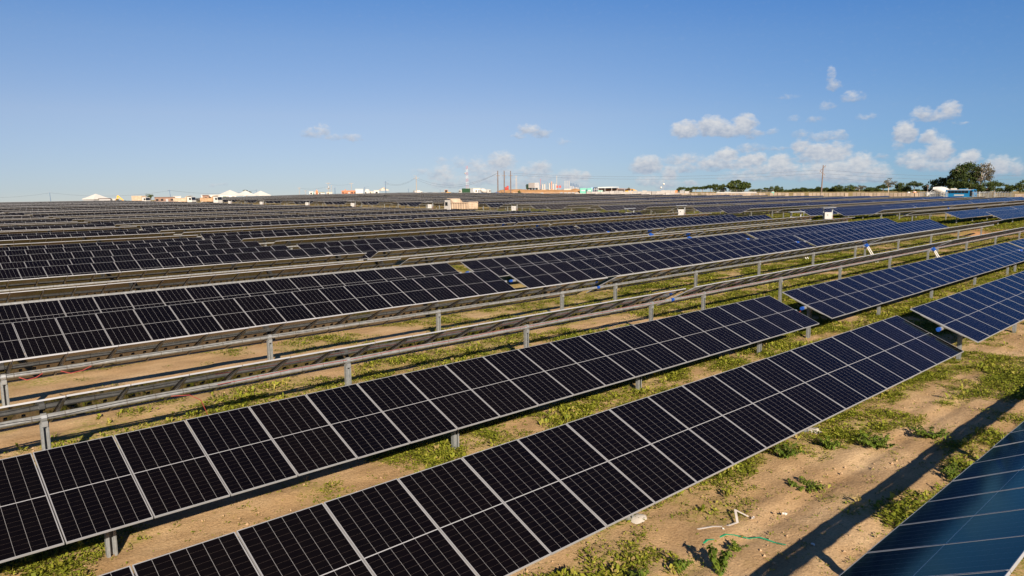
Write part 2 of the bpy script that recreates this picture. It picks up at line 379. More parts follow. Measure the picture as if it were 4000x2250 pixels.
# ------------------------------------------------------------------ ground
def axis_steps(spec):
    out = []
    for a, b, st in spec: out += list(np.arange(a, b, st))
    return np.array(out+[spec[-1][1]])
def build_ground():
    xs = axis_steps([(-3000, -200, 140), (-200, -20, 12), (-20, -2, 1.5), (-2, 45, .16), (45, 90, .5), (90, 130, .8), (130, 420, 6), (420, 3600, 80)])
    ys = axis_steps([(-3000, -60, 140), (-60, 0, 5), (0, 22, .16), (22, 36, .3), (36, 130, 1.0), (130, 400, 5), (400, 3600, 80)])
    X, Y = np.meshgrid(xs, ys, indexing='ij')
    near = (1-smooth(X, 60, 110))*(1-smooth(Y, 30, 60))*smooth(X, -20, -5)*smooth(Y, -10, 0)
    Z = G_np(X, Y)
    Z = Z+near*((fbm(X*1.1, Y*1.6, 4)-.5)*.10+(fbm(X*4, Y*5, 3)-.5)*.045)
    rut = lambda yc, w, d: -d*np.exp(-((Y-yc-.12*(fbm(X*.25, X*0+yc, 3)-.5))/w)**2)+.4*d*np.exp(-((Y-yc-.28)/(w*1.3))**2)
    Z = Z+near*(rut(6.48, .045, .075)*(vnoise(X*.9, X*0)) + rut(5.75, .14, .055) + rut(4.25, .15, .05) + rut(9.9, .15, .035) + rut(11.0, .15, .03) + rut(14.2, .2, .04) + rut(15.6, .2, .04))
    # graded clods on the dirt road
    road = smooth(X, 84, 88)*(1-smooth(X, 95, 101))*(Y < 160)
    Z = Z+road*(np.maximum(fbm(X*.5, Y*.5, 4)-.5, 0))*.9
    g = greenness(X, Y)
    nx, ny = X.shape
    idx = np.arange(nx*ny).reshape(nx, ny)
    q = np.stack([idx[:-1, :-1], idx[1:, :-1], idx[1:, 1:], idx[:-1, 1:]], -1).reshape(-1, 4)
    me = bpy.data.meshes.new('ground')
    me.vertices.add(nx*ny); me.vertices.foreach_set('co', np.stack([X, Y, Z], -1).ravel())
    me.loops.add(q.size); me.loops.foreach_set('vertex_index', q.ravel())
    me.polygons.add(len(q)); me.polygons.foreach_set('loop_start', np.arange(0, q.size, 4)); me.polygons.foreach_set('loop_total', np.full(len(q), 4))
    me.polygons.foreach_set('use_smooth', np.ones(len(q), bool))
    at = me.attributes.new('weed_cover', 'FLOAT', 'POINT'); at.data.foreach_set('value', g.ravel().astype(np.float32))
    rd = me.attributes.new('road_dirt', 'FLOAT', 'POINT'); rd.data.foreach_set('value', (smooth(X, 83, 88)*(1-smooth(X, 94, 101))).ravel().astype(np.float32))
    me.update(); me.validate()
    mt = bpy.data.materials.new('sandy_soil'); mt.use_nodes = True
    nt = mt.node_tree; N, L = nt.nodes.new, nt.links.new; b = nt.nodes['Principled BSDF']
    b.inputs['Roughness'].default_value = .95; b.inputs['Specular IOR Level'].default_value = .15
    tc = N('ShaderNodeTexCoord')
    def noise(scale, detail, rough=.6, stretch=None):
        n = N('ShaderNodeTexNoise'); n.inputs['Scale'].default_value = scale; n.inputs['Detail'].default_value = detail; n.inputs['Roughness'].default_value = rough
        if stretch:
            mp = N('ShaderNodeMapping'); mp.inputs['Scale'].default_value = stretch; L(tc.outputs['Object'], mp.inputs[0]); L(mp.outputs[0], n.inputs['Vector'])
        else: L(tc.outputs['Object'], n.inputs['Vector'])
        return n.outputs['Fac']
    def ramp(fac, stops):
        r = N('ShaderNodeValToRGB'); L(fac, r.inputs[0]); el = r.color_ramp.elements
        while len(el) < len(stops): el.new(.5)
        for e, (p, c) in zip(el, stops): e.position = p; e.color = (*c, 1)
        return r.outputs[0]
    def mix(f, a, c, mode='MIX'):
        n = N('ShaderNodeMix'); n.data_type = 'RGBA'; n.blend_type = mode
        for k, v in ((0, f), (6, a), (7, c)):
            if isinstance(v, float): n.inputs[k].default_value = v
            elif isinstance(v, tuple): n.inputs[k].default_value = (*v, 1)
            else: L(v, n.inputs[k])
        return n.outputs[2]
    sand = ramp(noise(.55, 7), [(.30, (.42, .27, .135)), (.5, (.53, .355, .190)), (.72, (.63, .45, .26))])
    grain = ramp(noise(26, 6, .7), [(.3, (.62, .58, .54)), (.55, (1, 1, 1)), (.75, (1.12, 1.1, 1.08))])
    streak = ramp(noise(1.0, 5, .6, (.25, 2.6, 1)), [(.35, (.82, .80, .78)), (.6, (1, 1, 1))])
    c = mix(1.0, mix(1.0, sand, grain, 'MULTIPLY'), streak, 'MULTIPLY')
    a = N('ShaderNodeAttribute'); a.attribute_name = 'weed_cover'
    r = N('ShaderNodeAttribute'); r.attribute_name = 'road_dirt'
    c = mix(r.outputs['Fac'], c, mix(noise(.8, 5), (.36, .17, .07), (.50, .27, .13)))
    fine = N('ShaderNodeMapRange'); L(noise(9, 5, .75), fine.inputs[0]); fine.inputs[1].default_value = .42; fine.inputs[2].default_value = .62
    mul = N('ShaderNodeMath'); mul.operation = 'MULTIPLY'; L(fine.outputs[0], mul.inputs[0]); L(a.outputs['Fac'], mul.inputs[1])
    grass = ramp(noise(2.2, 6), [(.3, (.16, .17, .024)), (.55, (.25, .24, .04)), (.75, (.36, .30, .085))])
    c = mix(mul.outputs[0], c, grass)
    L(c, b.inputs['Base Color'])
    bp = N('ShaderNodeBump'); bp.inputs['Strength'].default_value = .55; bp.inputs['Distance'].default_value = .04
    L(noise(14, 8, .7), bp.inputs['Height']); L(bp.outputs[0], b.inputs['Normal'])
    me.materials.append(mt)
    o = link('ground', me)
    tag(o, kind='structure')
build_ground()

# ------------------------------------------------------------------ solar trackers
P, MW, MLEN, THK = 1.155, 1.134, 2.07, .035
HALF, MID_GAP = 26, .42
AX = 1.26                                            # height of the panels' centre line
FR = .011
def frame_boxes(mb, mi=0, cx=0.0, xf=None):
    for s in (-1, 1):
        mb.box((cx+s*(MW/2-FR/2), 0, -THK/2), (FR, MLEN, THK), mi)
        mb.box((cx, s*(MLEN/2-FR/2), -THK/2), (MW-2*FR, FR, THK), mi)
def laminate(mb, mi_top=0, mi_back=1, cx=0.0):
    x, y = MW/2-FR, MLEN/2-FR; t, u = -.003, -.009
    mb.face([(cx-x, -y, t), (cx+x, -y, t), (cx+x, y, t), (cx-x, y, t)], mi_top, [(0, 0), (1, 0), (1, 1), (0, 1)])
    mb.face([(cx-x, -y, u), (cx-x, y, u), (cx+x, y, u), (cx+x, -y, u)], mi_back)
def junction_boxes(mb, mi, cx=0.0):
    for k in (-1, 0, 1): mb.box((cx+k*.30, .04, -.02), (.06, .10, .022), mi)
def rail(mb, mi=0, x=0.0):
    # hat rail under the joint between two modules, deepest at the tube
    prof = [(-.70, -.036), (.70, -.036), (.58, -.050), (.12, -.060), (-.12, -.060), (-.58, -.050)]
    n = len(prof)
    V = [(x-.028, a, z) for a, z in prof]+[(x+.028, a, z) for a, z in prof]
    F = [tuple(range(n))[::-1], tuple(range(n, 2*n))]+[(i, (i+1) % n, (i+1) % n+n, i+n) for i in range(n)]
    mb.faces(V, F, mi)
TUBE_R, TUBE_DROP = .060, .118                        # tube centre below the panels' plane
def tube_shape(mb, x0, x1, mi=0, z=0.0):
    mb.tube([(x0, 0, z), (x1, 0, z)], TUBE_R, 8, mi, smooth=False)
    x = x0+.35
    while x < x1-.1:                                  # strapping and clamp bands
        mb.tube([(x, 0, z), (x+.022, 0, z)], TUBE_R+.004, 8, mi+1, smooth=False); x += .5775
def post_shape(mb, h, mi=0):
    w, d, t = .15, .11, .012                          # open C section driven into the ground
    mb.box((0, d/2-.005, h/2-.25), (w, t, h+.5), mi)
    for s in (-1, 1):
        mb.box((s*(w/2-t/2), 0, h/2-.25), (t, d-.03, h+.5), mi)
        mb.box((s*(w/2-.03), -d/2+.01, h/2-.25), (.045-t, t, h+.5), mi)
def bearing_shape(mb, z, mi=0):
    mb.tube([(-.05, 0, z), (.05, 0, z)], TUBE_R+.03, 10, mi, smooth=False)
    mb.box((0, 0, z-.13), (.11, .16, .11), mi)
def drive_shape(mb, z):
    mb.box((0, 0, z), (.20, .22, .24), 0)
    mb.tube([(.10, -.10, z-.02), (.42, -.12, z-.04)], .075, 10, 1)
    mb.tube([(.02, -.2, z), (.02, .2, z)], .15, 14, 1)

proto = {}
mb = MB(); laminate(mb); junction_boxes(mb, 2); proto['panel'] = mb.mesh('solar_panel', [M['cells'], M['back'], M['black_plastic']])
mb = MB(); frame_boxes(mb); proto['frame'] = mb.mesh('panel_frame', M['alu'])
mb = MB(); rail(mb); proto['rail'] = mb.mesh('mounting_rail', M['rail'])
mb = MB(); laminate(mb); frame_boxes(mb, 2); rail(mb, 3, -P/2); proto['panel_simple'] = mb.mesh('solar_panel', [M['cells'], M['back'], M['alu'], M['rail']])
mb = MB(); post_shape(mb, AX-TUBE_DROP-.12); proto['post'] = mb.mesh('post', M['galv_post'])
mb = MB(); bearing_shape(mb, AX-TUBE_DROP); proto['bearing'] = mb.mesh('bearing', M['galv'])
mb = MB(); drive_shape(mb, AX-TUBE_DROP); proto['drive'] = mb.mesh('drive_unit', [M['white'], M['blue_plastic']])
mb = MB()
for s in (0, 1): mb.tube([(.06+s*.26, -.12, AX-TUBE_DROP-.05), (.30+s*.16, -.75-.1*s, -.1)], .04, 8)
proto['leg'] = mb.mesh('brace_leg', M['white'])
mb = MB(); mb.tube([(-.07, 0, 0), (.05, 0, 0)], TUBE_R+.006, 8, smooth=False); mb.tube([(-.10, 0, 0), (-.14, 0, 0)], TUBE_R*.5, 8, smooth=False); proto['cap'] = mb.mesh('end_cap', M['blue_plastic'])

def tube_axis(tilt):
    """offset of the tube's centre from the panels' centre line: below the modules, along their normal"""
    return Vector((0, TUBE_DROP*SIN(tilt), -TUBE_DROP*COS(tilt)))
tube_mesh = {}
def get_tube(side, n):
    k = (side, n)
    if k not in tube_mesh:
        mb = MB()
        L_ = n*P+(MID_GAP if n > HALF else 0)
        a, b = (-.25, L_+.25) if side > 0 else (-L_-.25, .25)
        tube_shape(mb, a, b); tube_mesh[k] = mb.mesh('torque_tube', [M['galv'], M['rail']])
    return tube_mesh[k]
def module_xs(side, n):
    return [side*((k+.5)*P+(MID_GAP if k >= HALF else 0)) for k in range(n)]
POSTS = [1.9, 8.5, 15.15, 21.9, 28.5, 30.2, 36.7, 43.8, 51.0, 57.9]
far_mesh = {}
def far_tracker_mesh(tilt_deg):
    """a whole tracker in one mesh, for those too far away to show their parts"""
    if tilt_deg in far_mesh: return far_mesh[tilt_deg]
    mb = MB(); t = R(tilt_deg); rm = Matrix.Rotation(t, 3, 'X')
    for x in module_xs(1, 2*HALF):
        i = len(mb.v); laminate(mb, 0, 1, x); frame_boxes(mb, 2, x)
        rail(mb, 3, x-P/2)
        for k in range(i, len(mb.v)):
            p = rm @ Vector(mb.v[k]); mb.v[k] = (p.x, p.y, p.z+AX)
    o = tube_axis(t)
    mb.tube([(-.25, o.y, AX+o.z), (2*HALF*P+MID_GAP+.25, o.y, AX+o.z)], TUBE_R, 6, 4, smooth=False)
    for px in POSTS: mb.box((px, o.y, (AX+o.z)/2-.2), (.15, .11, AX+o.z+.4), 5)
    far_mesh[tilt_deg] = mb.mesh('solar_tracker', [M['cells'], M['back'], M['alu'], M['rail'], M['galv'], M['galv_post']])
    return far_mesh[tilt_deg]

def tracker(level, x0, y, tilt_deg, side=1, n=52, label=None, group=None, dz=0.0, cable=None, posts=None):
    t = R(tilt_deg)
    L_ = n*P+(MID_GAP if n > HALF else 0)
    za, zb = G(x0, y), G(x0+side*L_, y)
    pitch = -math.atan2((zb-za)*side, L_)
    if level == 2:
        o = link('solar_tracker', far_tracker_mesh(tilt_deg), None, (x0, y, za+dz), (0, pitch, 0))
        return tag(o, label, 'solar tracker', group)
    root = empty('solar_tracker', (x0, y, za+dz)); root.rotation_euler = (0, pitch, 0)
    tag(root, label, 'solar tracker', group)
    oa = tube_axis(t)
    for x in module_xs(side, n):
        jt = t+R(rnd.gauss(0, .12)); jy = R(rnd.gauss(0, .06))
        if level == 0:
            p = link('solar_panel', proto['panel'], root, (x, 0, AX), (jt, jy, 0))
            link('panel_frame', proto['frame'], p); link('mounting_rail', proto['rail'], p, (-P/2, 0, 0))
        else:
            link('solar_panel', proto['panel_simple'], root, (x, 0, AX), (jt, jy, 0))
    tb = link('torque_tube', get_tube(side, n), root, (0, oa.y, AX+oa.z), (t, 0, 0))
    for px in (posts or POSTS):
        if px > L_+.2 or px < 0: continue
        po = link('post', proto['post'], root, (side*px, oa.y, oa.z+TUBE_DROP))
        if level == 0: link('bearing', proto['bearing'], po)
    if n > 30 and level <= 1:
        d = link('drive_unit', proto['drive'], root, (28.9+.1*side, oa.y, oa.z+TUBE_DROP))
        if level == 0: link('brace_leg', proto['leg'], d)
    if level == 0 and side > 0: link('end_cap', proto['cap'], tb, (-.25, 0, 0))
    if cable:
        for name, mt, xa, xb, off in cable:
            mbb = MB(); pts = []; x = xa
            while x < xb:
                pts.append((x, -TUBE_R-.006, off+.018*SIN(x*1.9)+rnd.uniform(-.008, .008))); x += .3
            mbb.tube(pts, .007, 5, caps=False); mbb.build('cable', M[mt], tb)
    return root

ORD = ['first', 'second', 'third', 'fourth', 'fifth', 'sixth', 'seventh', 'eighth', 'ninth', 'tenth', 'eleventh', 'twelfth', 'thirteenth', 'fourteenth', 'fifteenth', 'sixteenth', 'seventeenth', 'eighteenth', 'nineteenth', 'twentieth',
       'twenty-first', 'twenty-second', 'twenty-third', 'twenty-fourth', 'twenty-fifth', 'twenty-sixth']
def row_y(i):
    known = {-1: 2.67, 0: 7.407, 1: 12.208, 2: 16.84, 3: 21.54, 4: 26.0, 5: 30.75}
    return known.get(i, 30.75+(i-5)*4.70)
ends = {-1: 23.6, 0: 23.96, 1: 25.02, 2: 23.75, 3: 24.75, 4: 23.40, 5: 24.42}
starts = {0: 24.47, 1: 26.02, 2: 24.4, 3: 25.4, 4: 24.23, 5: 25.38}
tilts = {-1: -26.7, 0: 23.5, 1: 22.3, 2: -27.4, 3: -26.3, 4: 22.8, 5: 22.5}
tilts_r = {0: 21.8, 1: 21.7, 2: -27.2, 3: -26.6, 4: 22.5, 5: 22.0}
heights = {-1: 0, 0: -.03, 1: 0, 2: .055, 3: 0, 4: 0}
QT = [21.5, 23, 24.5]
def field():
    for i in range(-1, 67):
        y = row_y(i); front = i % 4 in (0, 1)
        sg = 1 if front else -1
        face = 'dark-fronted' if front else 'brown-backed'
        e = ends.get(i, 23.6+rnd.uniform(-.5, .6)); s = starts.get(i, e+rnd.uniform(.5, .9))
        mid = 22.7 if front else 26.0
        tl = tilts.get(i, sg*(mid+rnd.uniform(-1.4, 1.6))); tr = tilts_r.get(i, sg*(mid+rnd.uniform(-1.4, 1.6)))
        dz = heights.get(i, rnd.uniform(-.05, .05))
        place = 'behind the bottom right corner one'
        # left of the narrow gap
        xl = .10*y-3
        if xl < 22:
            n = min(30, int((e-xl)/P)+3)
            lv = 0 if i <= 6 else (1 if i <= 26 else 2)
            if 8 <= i <= 12 or (i >= 13 and (i-15) % 4 in (0, 1)): fl = True     # here the tables left of the gap follow their own order
            elif i >= 8: fl = False
            else: fl = front
            if i >= 8:
                sg = 1 if fl else -1; face = 'dark-fronted' if fl else 'brown-backed'
                tl = sg*((22.7 if fl else 26)+rnd.uniform(-1.4, 1.6))
            if i == -1: lab, gp = 'solar tracker cut by the bottom right corner, tilted away and mirroring the sky', None
            elif i <= 20: lab, gp = f'{face} solar tracker, {ORD[i]} row {place}, left of the gap', None
            else: lab, gp = 'distant dark solar tracker in the packed rows at the far left, left of the gap', 'distant trackers left of the gap'
            cab = None
            if i == 2: cab = [('cable', 'red_cable', -17.6, 0, .01), ('cable', 'black_cable', -26, -17, -.012)]; cab = [(a, b, c, d, f) for a, b, c, d, f in cab]
            if i == 3: cab = [('cable', 'black_cable', -24, -2, .0)]
            cl = cab
            tracker(lv, e, y, tl, -1, n, lab, gp, dz, cl, [e-q for q in (22.75, 16.1, 9.57, 2.7, -3.9, -10.5)]) if lv < 2 else tracker(2, e-52*P-MID_GAP, y, sg*rnd.choice(QT), 1, 52, lab, gp, dz)
        # between the gap and the dirt road
        sg = 1 if front else -1; face = 'dark-fronted' if front else 'brown-backed'
        if i >= 0:
            lv = 0 if i <= 5 else (1 if i <= 24 else 2)
            if i <= 20: lab, gp = f'{face} solar tracker, {ORD[i]} row {place}, between gap and road', None
            else: lab, gp = 'distant dark solar tracker in the packed rows between the gap and the dirt road', 'distant trackers before the road'
            cab = [('cable', 'red_cable', .2, 60, .012)] if i == 2 else ([('cable', 'black_cable', 0, 40, 0)] if i == 3 else None)
            if lv < 2: tracker(lv, s, 7.2 if i == 0 else y, tr, 1, 52, lab, gp, {0: .17, 1: .045}.get(i, dz), cab, [q-s for q in (26.35, 32.95, 39.5, 46.4, 52.9, 54.6, 60.9, 68.2, 75.3, 82.2)])
            else: tracker(2, s, y, sg*rnd.choice(QT), 1, 52, lab, gp, dz)
        # beyond the dirt road: two tables in line, tilts in their own order
        if i >= 4:
            f2 = (i+2) % 4 in (0, 1) if i > 24 else front
            sg2 = 1 if f2 else -1
            face2 = 'dark-fronted' if f2 else 'brown-backed'
            xb = 103.6+rnd.uniform(-1.0, 1.3)
            k = i-4
            if i <= 24: lab, gp = f'{face2} solar tracker, {ORD[k]} row from the right at the dirt road\'s far edge', None
            else: lab, gp = 'distant solar tracker at the far edge of the dirt road, behind the dusty truck', 'distant trackers at the far edge of the road'
            lv = 1 if i <= 22 else 2
            yj = y+rnd.uniform(-.1, .1)
            if lv == 1: tracker(1, xb, yj, sg2*(23.5+rnd.uniform(-2, 3)), 1, 52, lab, gp, dz)
            else: tracker(2, xb, yj, sg2*rnd.choice(QT), 1, 52, lab, gp, dz)
            if i >= 5:
                tracker(2, xb+61.3, yj, sg2*rnd.choice(QT), 1, 52, 'distant solar tracker in the last tables before the crates and the earth mound', 'distant trackers before the crates', dz)
field()

# ------------------------------------------------------------------ weeds and plants
class Leaves:
    """many small leaves gathered into one mesh, each with its own shade of green"""
    def __init__(s): s.p = []; s.t = []
    def add(s, base, direc, side, L, W, droop, tint):
        """one leaf per row: kinked blade of four corners; all arguments are arrays"""
        tip = base+direc*L[:, None]; tip[:, 2] -= droop*L
        mid = base+direc*(L*.5)[:, None]; mid[:, 2] += .06*L
        s.p.append(np.stack([base, mid+side*(W/2)[:, None], tip, mid-side*(W/2)[:, None]], 1)); s.t.append(tint)
    def build(s, name, mt, parent=None, loc=(0, 0, 0)):
        Q = np.concatenate(s.p); T = np.concatenate(s.t); n = len(Q)
        me = bpy.data.meshes.new(name)
        me.vertices.add(4*n); me.vertices.foreach_set('co', Q.reshape(-1))
        me.loops.add(4*n); me.loops.foreach_set('vertex_index', np.arange(4*n))
        me.polygons.add(n); me.polygons.foreach_set('loop_start', np.arange(0, 4*n, 4)); me.polygons.foreach_set('loop_total', np.full(n, 4))
        a = me.attributes.new('leaf_tint', 'FLOAT', 'FACE'); a.data.foreach_set('value', T.astype(np.float32))
        me.update(); me.materials.append(mt)
        return link(name, me, parent, loc)
def leaf_material(name, stops, transl=.25):
    mt = bpy.data.materials.new(name); mt.use_nodes = True
    nt = mt.node_tree; N, L = nt.nodes.new, nt.links.new; b = nt.nodes['Principled BSDF']; out = nt.nodes['Material Output']
    a = N('ShaderNodeAttribute'); a.attribute_name = 'leaf_tint'
    r = N('ShaderNodeValToRGB'); L(a.outputs['Fac'], r.inputs[0]); el = r.color_ramp.elements
    while len(el) < len(stops): el.new(.5)
    for e, (p, c) in zip(el, stops): e.position = p; e.color = (*c, 1)
    L(r.outputs[0], b.inputs['Base Color']); b.inputs['Roughness'].default_value = .65; b.inputs['Specular IOR Level'].default_value = .25
    t = N('ShaderNodeBsdfTranslucent'); L(r.outputs[0], t.inputs[0])
    mx = N('ShaderNodeMixShader'); mx.inputs[0].default_value = transl
    L(b.outputs[0], mx.inputs[1]); L(t.outputs[0], mx.inputs[2]); L(mx.outputs[0], out.inputs[0])
    return mt
WEED = leaf_material('weed_leaves', [(0, (.10, .125, .014)), (.4, (.19, .22, .02)), (.7, (.30, .30, .034)), (.88, (.40, .33, .08)), (1, (.42, .31, .13))], .3)
LEAF = leaf_material('plant_leaves', [(0, (.07, .12, .015)), (.5, (.14, .20, .025)), (1, (.24, .28, .04))], .3)

def unit(v): return v/np.maximum(np.linalg.norm(v, axis=-1, keepdims=True), 1e-6)
def sprouts(lv, X, Y, Zg, leaves, size, up, spread, tint):
    """leaves round each plant centre"""
    n = len(X); k = leaves
    a = nrs.rand(n, k)*2*np.pi; rr = spread[:, None]*np.sqrt(nrs.rand(n, k))
    base = np.stack([X[:, None]+rr*np.cos(a), Y[:, None]+rr*np.sin(a), Zg[:, None]+nrs.rand(n, k)*up[:, None]*.8-.01], -1).reshape(-1, 3)
    b = a+nrs.normal(0, .9, (n, k)); elv = np.arctan2(up[:, None]*1.2+.02, spread[:, None]+.03)*(.3+nrs.rand(n, k))
    d = np.stack([np.cos(b)*np.cos(elv), np.sin(b)*np.cos(elv), np.sin(elv)], -1).reshape(-1, 3)
    s = unit(np.cross(d, np.array([0, 0, 1.0]))+nrs.normal(0, .25, (n*k, 3)))
    L = (size[:, None]*(.6+.8*nrs.rand(n, k))).ravel()
    lv.add(base, d, s, L, L*(.35+.25*nrs.rand(n*k)), nrs.rand(n*k)*.35, np.clip(np.repeat(tint, k)+nrs.normal(0, .12, n*k), 0, 1))
def ground_z(X, Y):
    return G_np(X, Y)
def weeds():
    lv = Leaves()
    def patch(x0, x1, y0, y1, n, thr, leaves, size, up, spread, bias=0.0):
        X = nrs.uniform(x0, x1, n); Y = nrs.uniform(y0, y1, n)
        g = greenness(X, Y)
        clump = fbm(X*1.7+40, Y*1.9+11, 3)
        keep = nrs.rand(n) < np.clip(g*1.1+bias, 0, 1)*np.clip((clump-thr)*5, .04, 1)
        D = np.hypot(X, Y); az = np.arctan2(X, Y)
        keep &= (az > R(4)) & (az < R(81)) & (D > 5)
        X, Y, g, clump = X[keep], Y[keep], g[keep], clump[keep]
        k = len(X)
        sc = .5+.9*nrs.rand(k)*(.5+g)
        sprouts(lv, X, Y, ground_z(X, Y), leaves, size*sc, up*sc, spread*sc, np.clip(.30+.35*fbm(X*.8, Y*.8+70, 3)+nrs.normal(0, .12, k), 0, 1))
    # scattered seedlings, creeping clumps and tufts close to the camera, larger and sparser leaves farther off
    patch(-1, 36, 2.5, 19, 70000, .28, 5, .042, .03, .035, .16)
    patch(-1, 36, 2.5, 19, 14000, .10, 7, .05, .05, .05, .30)
    patch(-1, 30, 2.5, 17, 30000, .42, 28, .040, .065, .12)
    patch(5, 60, 3, 26, 46000, .39, 24, .050, .075, .16)
    patch(30, 92, 6, 42, 40000, .42, 16, .085, .09, .26)
    patch(94, 128, 16, 125, 26000, .34, 8, .19, .10, .5)
    # long grass blades
    X = nrs.uniform(0, 45, 9000); Y = nrs.uniform(3, 22, 9000); k = nrs.rand(9000) < greenness(X, Y)*np.clip((fbm(X*1.3+5, Y*1.3+90, 3)-.5)*6, 0, 1)
    X, Y = X[k], Y[k]; n = len(X)
    sprouts(lv, X, Y, ground_z(X, Y), 9, np.full(n, .11), np.full(n, .15), np.full(n, .05), np.clip(nrs.normal(.62, .15, n), 0, 1))
    tag(lv.build('ground_weeds', WEED), 'low green weeds and grass growing on the sand between the rows', 'weeds', kind='stuff')
weeds()

def clods():
    n = 9000
    X = nrs.uniform(0, 40, n); Y = nrs.uniform(2.5, 20, n)
    k = nrs.rand(n) < np.clip((fbm(X*.9+60, Y*1.4+33, 3)-.40)*4, .06, 1); X, Y = X[k], Y[k]; n = len(X)
    r = .009+.03*nrs.rand(n)**3
    base = np.array([(1, 0, 0), (0, 1, 0), (-1, 0, 0), (0, -1, 0), (0, 0, .8), (0, 0, -.8)], float)
    V = base[None]*r[:, None, None]*nrs.uniform(.6, 1.3, (n, 6, 3)); a = nrs.rand(n)*6.28
    c, s_ = np.cos(a)[:, None], np.sin(a)[:, None]
    V = np.stack([V[..., 0]*c-V[..., 1]*s_+X[:, None], V[..., 0]*s_+V[..., 1]*c+Y[:, None], V[..., 2]+ground_z(X, Y)[:, None]+.008], -1)
    F = np.array([(0, 1, 4), (1, 2, 4), (2, 3, 4), (3, 0, 4), (1, 0, 5), (2, 1, 5), (3, 2, 5), (0, 3, 5)])
    F = (F[None]+np.arange(n)[:, None, None]*6).reshape(-1, 3)
    me = bpy.data.meshes.new('soil_clods'); me.from_pydata(V.reshape(-1, 3).tolist(), [], F.tolist()); me.materials.append(M['clod'])
    tag(link('soil_clods', me), 'small clods and stones strewn over the sand', 'clods', kind='stuff')
M['clod'] = mat('clod_soil', (.42, .28, .16), .95, noise=.3, nscale=2)
clods()

def leafy_plant(name, label, x, y, h, nstem, leaf, spread, tint=.45, per=26, lean=(0, 0)):
    z = float(G(x, y)); root = empty(name, (x, y, z)); tag(root, label, 'plant')
    lv = Leaves(); st = MB(); leaf *= .62; per = int(per*1.8); h *= .85
    for s in range(nstem):
        a = rnd.uniform(0, 2*PI); hh = h*rnd.uniform(.65, 1.05); sp = spread*rnd.uniform(.5, 1.1)
        pts = [Vector((COS(a)*sp*t+lean[0]*t, SIN(a)*sp*t+lean[1]*t, hh*(t-.15*t*t)-.02)) for t in (0, .25, .5, .75, 1)]
        st.tube(pts, .008, 5, r2=.003)
        t = nrs.rand(per)**.75*.95+.05
        base = np.array([list(pts[min(3, int(q*4))].lerp(pts[min(3, int(q*4))+1], q*4-min(3, int(q*4)))) for q in t])
        b = nrs.rand(per)*2*np.pi; e = nrs.normal(.15, .35, per)
        d = np.stack([np.cos(b)*np.cos(e), np.sin(b)*np.cos(e), np.sin(e)], -1)
        sd = unit(np.cross(d, np.array([0, 0, 1.0]))+nrs.normal(0, .2, (per, 3)))
        L = leaf*(.55+.7*nrs.rand(per))
        lv.add(base, d, sd, L, L*(.5+.2*nrs.rand(per)), .15+.5*nrs.rand(per), np.clip(nrs.normal(tint, .2, per), 0, 1))
    st.build('stem', M['stem'], root); lv.build('foliage', LEAF, root)
leafy_plant('leafy_plant', 'tallest leafy plant beside the shadow band at the bottom edge', 9.1, 5.40, .62, 7, .13, .16)
leafy_plant('leafy_plant', 'bushy green plant close to the front edge of the nearest panels, bottom centre', 7.95, 5.95, .40, 8, .10, .16, .5)
leafy_plant('leafy_plant', 'upright plant by the post in the bottom left corner', 2.2, 10.3, .75, 4, .13, .28, .35, 22)
leafy_plant('leafy_plant', 'drooping vine-like plant between the two nearest rows, lower left', 4.63, 9.75, .50, 4, .10, .26, .45, 16)
leafy_plant('leafy_plant', 'broad-leaved bright plant at the lower edge of the second row, far right', 39.1, 10.4, .75, 7, .26, .40, .35, 20)
leafy_plant('leafy_plant', 'broad-leaved plant under the nearest row beside a wheel rut', 15.4, 6.6, .34, 7, .13, .24, .45)
leafy_plant('creeping_plant', 'round dense clump alone on bare sand, lower right', 13.0, 6.0, .16, 26, .085, .36, .6, 20)
leafy_plant('creeping_plant', 'dark green clump against the nearest row, right of the footing', 14.3, 7.0, .32, 16, .10, .36, .3, 22)
leafy_plant('grass_tuft', 'large grassy tuft on the sand, halfway to the shadow band, right', 16.3, 5.95, .30, 22, .12, .42, .5, 20)
leafy_plant('grass_tuft', 'grassy tuft touching the shadow band, upper right of the sand', 17.8, 5.35, .28, 18, .12, .40, .45, 20)
leafy_plant('creeping_plant', 'dark clump along the low edge of the corner tracker', 15.6, 4.15, .26, 20, .11, .44, .4, 20)
leafy_plant('leafy_plant', 'small plant left of the tallest plant at the bottom edge', 8.75, 5.85, .34, 5, .10, .15, .5)
leafy_plant('leafy_plant', 'low plant just inside the tip of the green strap', 9.95, 5.62, .20, 9, .07, .16, .65)

# ------------------------------------------------------------------ litter, straps and cables near the camera
def strip(pts, w, th=.004, z=.012):
    mb = MB()
    for a, b in zip(pts, pts[1:]):
        a3 = Vector((a[0], a[1], z+(a[2] if len(a) > 2 else 0))); b3 = Vector((b[0], b[1], z+(b[2] if len(b) > 2 else 0)))
        mb.bar(a3, b3+(b3-a3).normalized()*.012, w, th)
    return mb
o = strip([(10.08, 6.42), (10.32, 6.27, .02), (10.5, 6.15), (10.71, 6.06, .03)], .035).build('strap_scrap', M['white_strap']); tag(o, 'long dirty white plastic strap lying bent on the sand', 'strap')
o = strip([(10.72, 6.05, .03), (11.0, 6.26, .10), (11.09, 6.07, .02)], .04).build('strap_scrap', M['white_strap']); tag(o, 'short white strap standing up in a kink beside the long white strap', 'strap')
o = strip([(9.45, 6.2, .02), (9.48, 6.1), (9.55, 6.06), (9.81, 6.05, .04), (10.01, 6.02), (10.21, 5.96, .03), (10.34, 5.89), (10.43, 5.68, -.015), (10.53, 5.54, .02), (10.58, 5.45), (10.6, 5.32, -.012), (10.59, 5.14, .02)], .032).build('strap_scrap', M['green_strap']); tag(o, 'green plastic strap curling over the sand near the shadow band', 'strap')
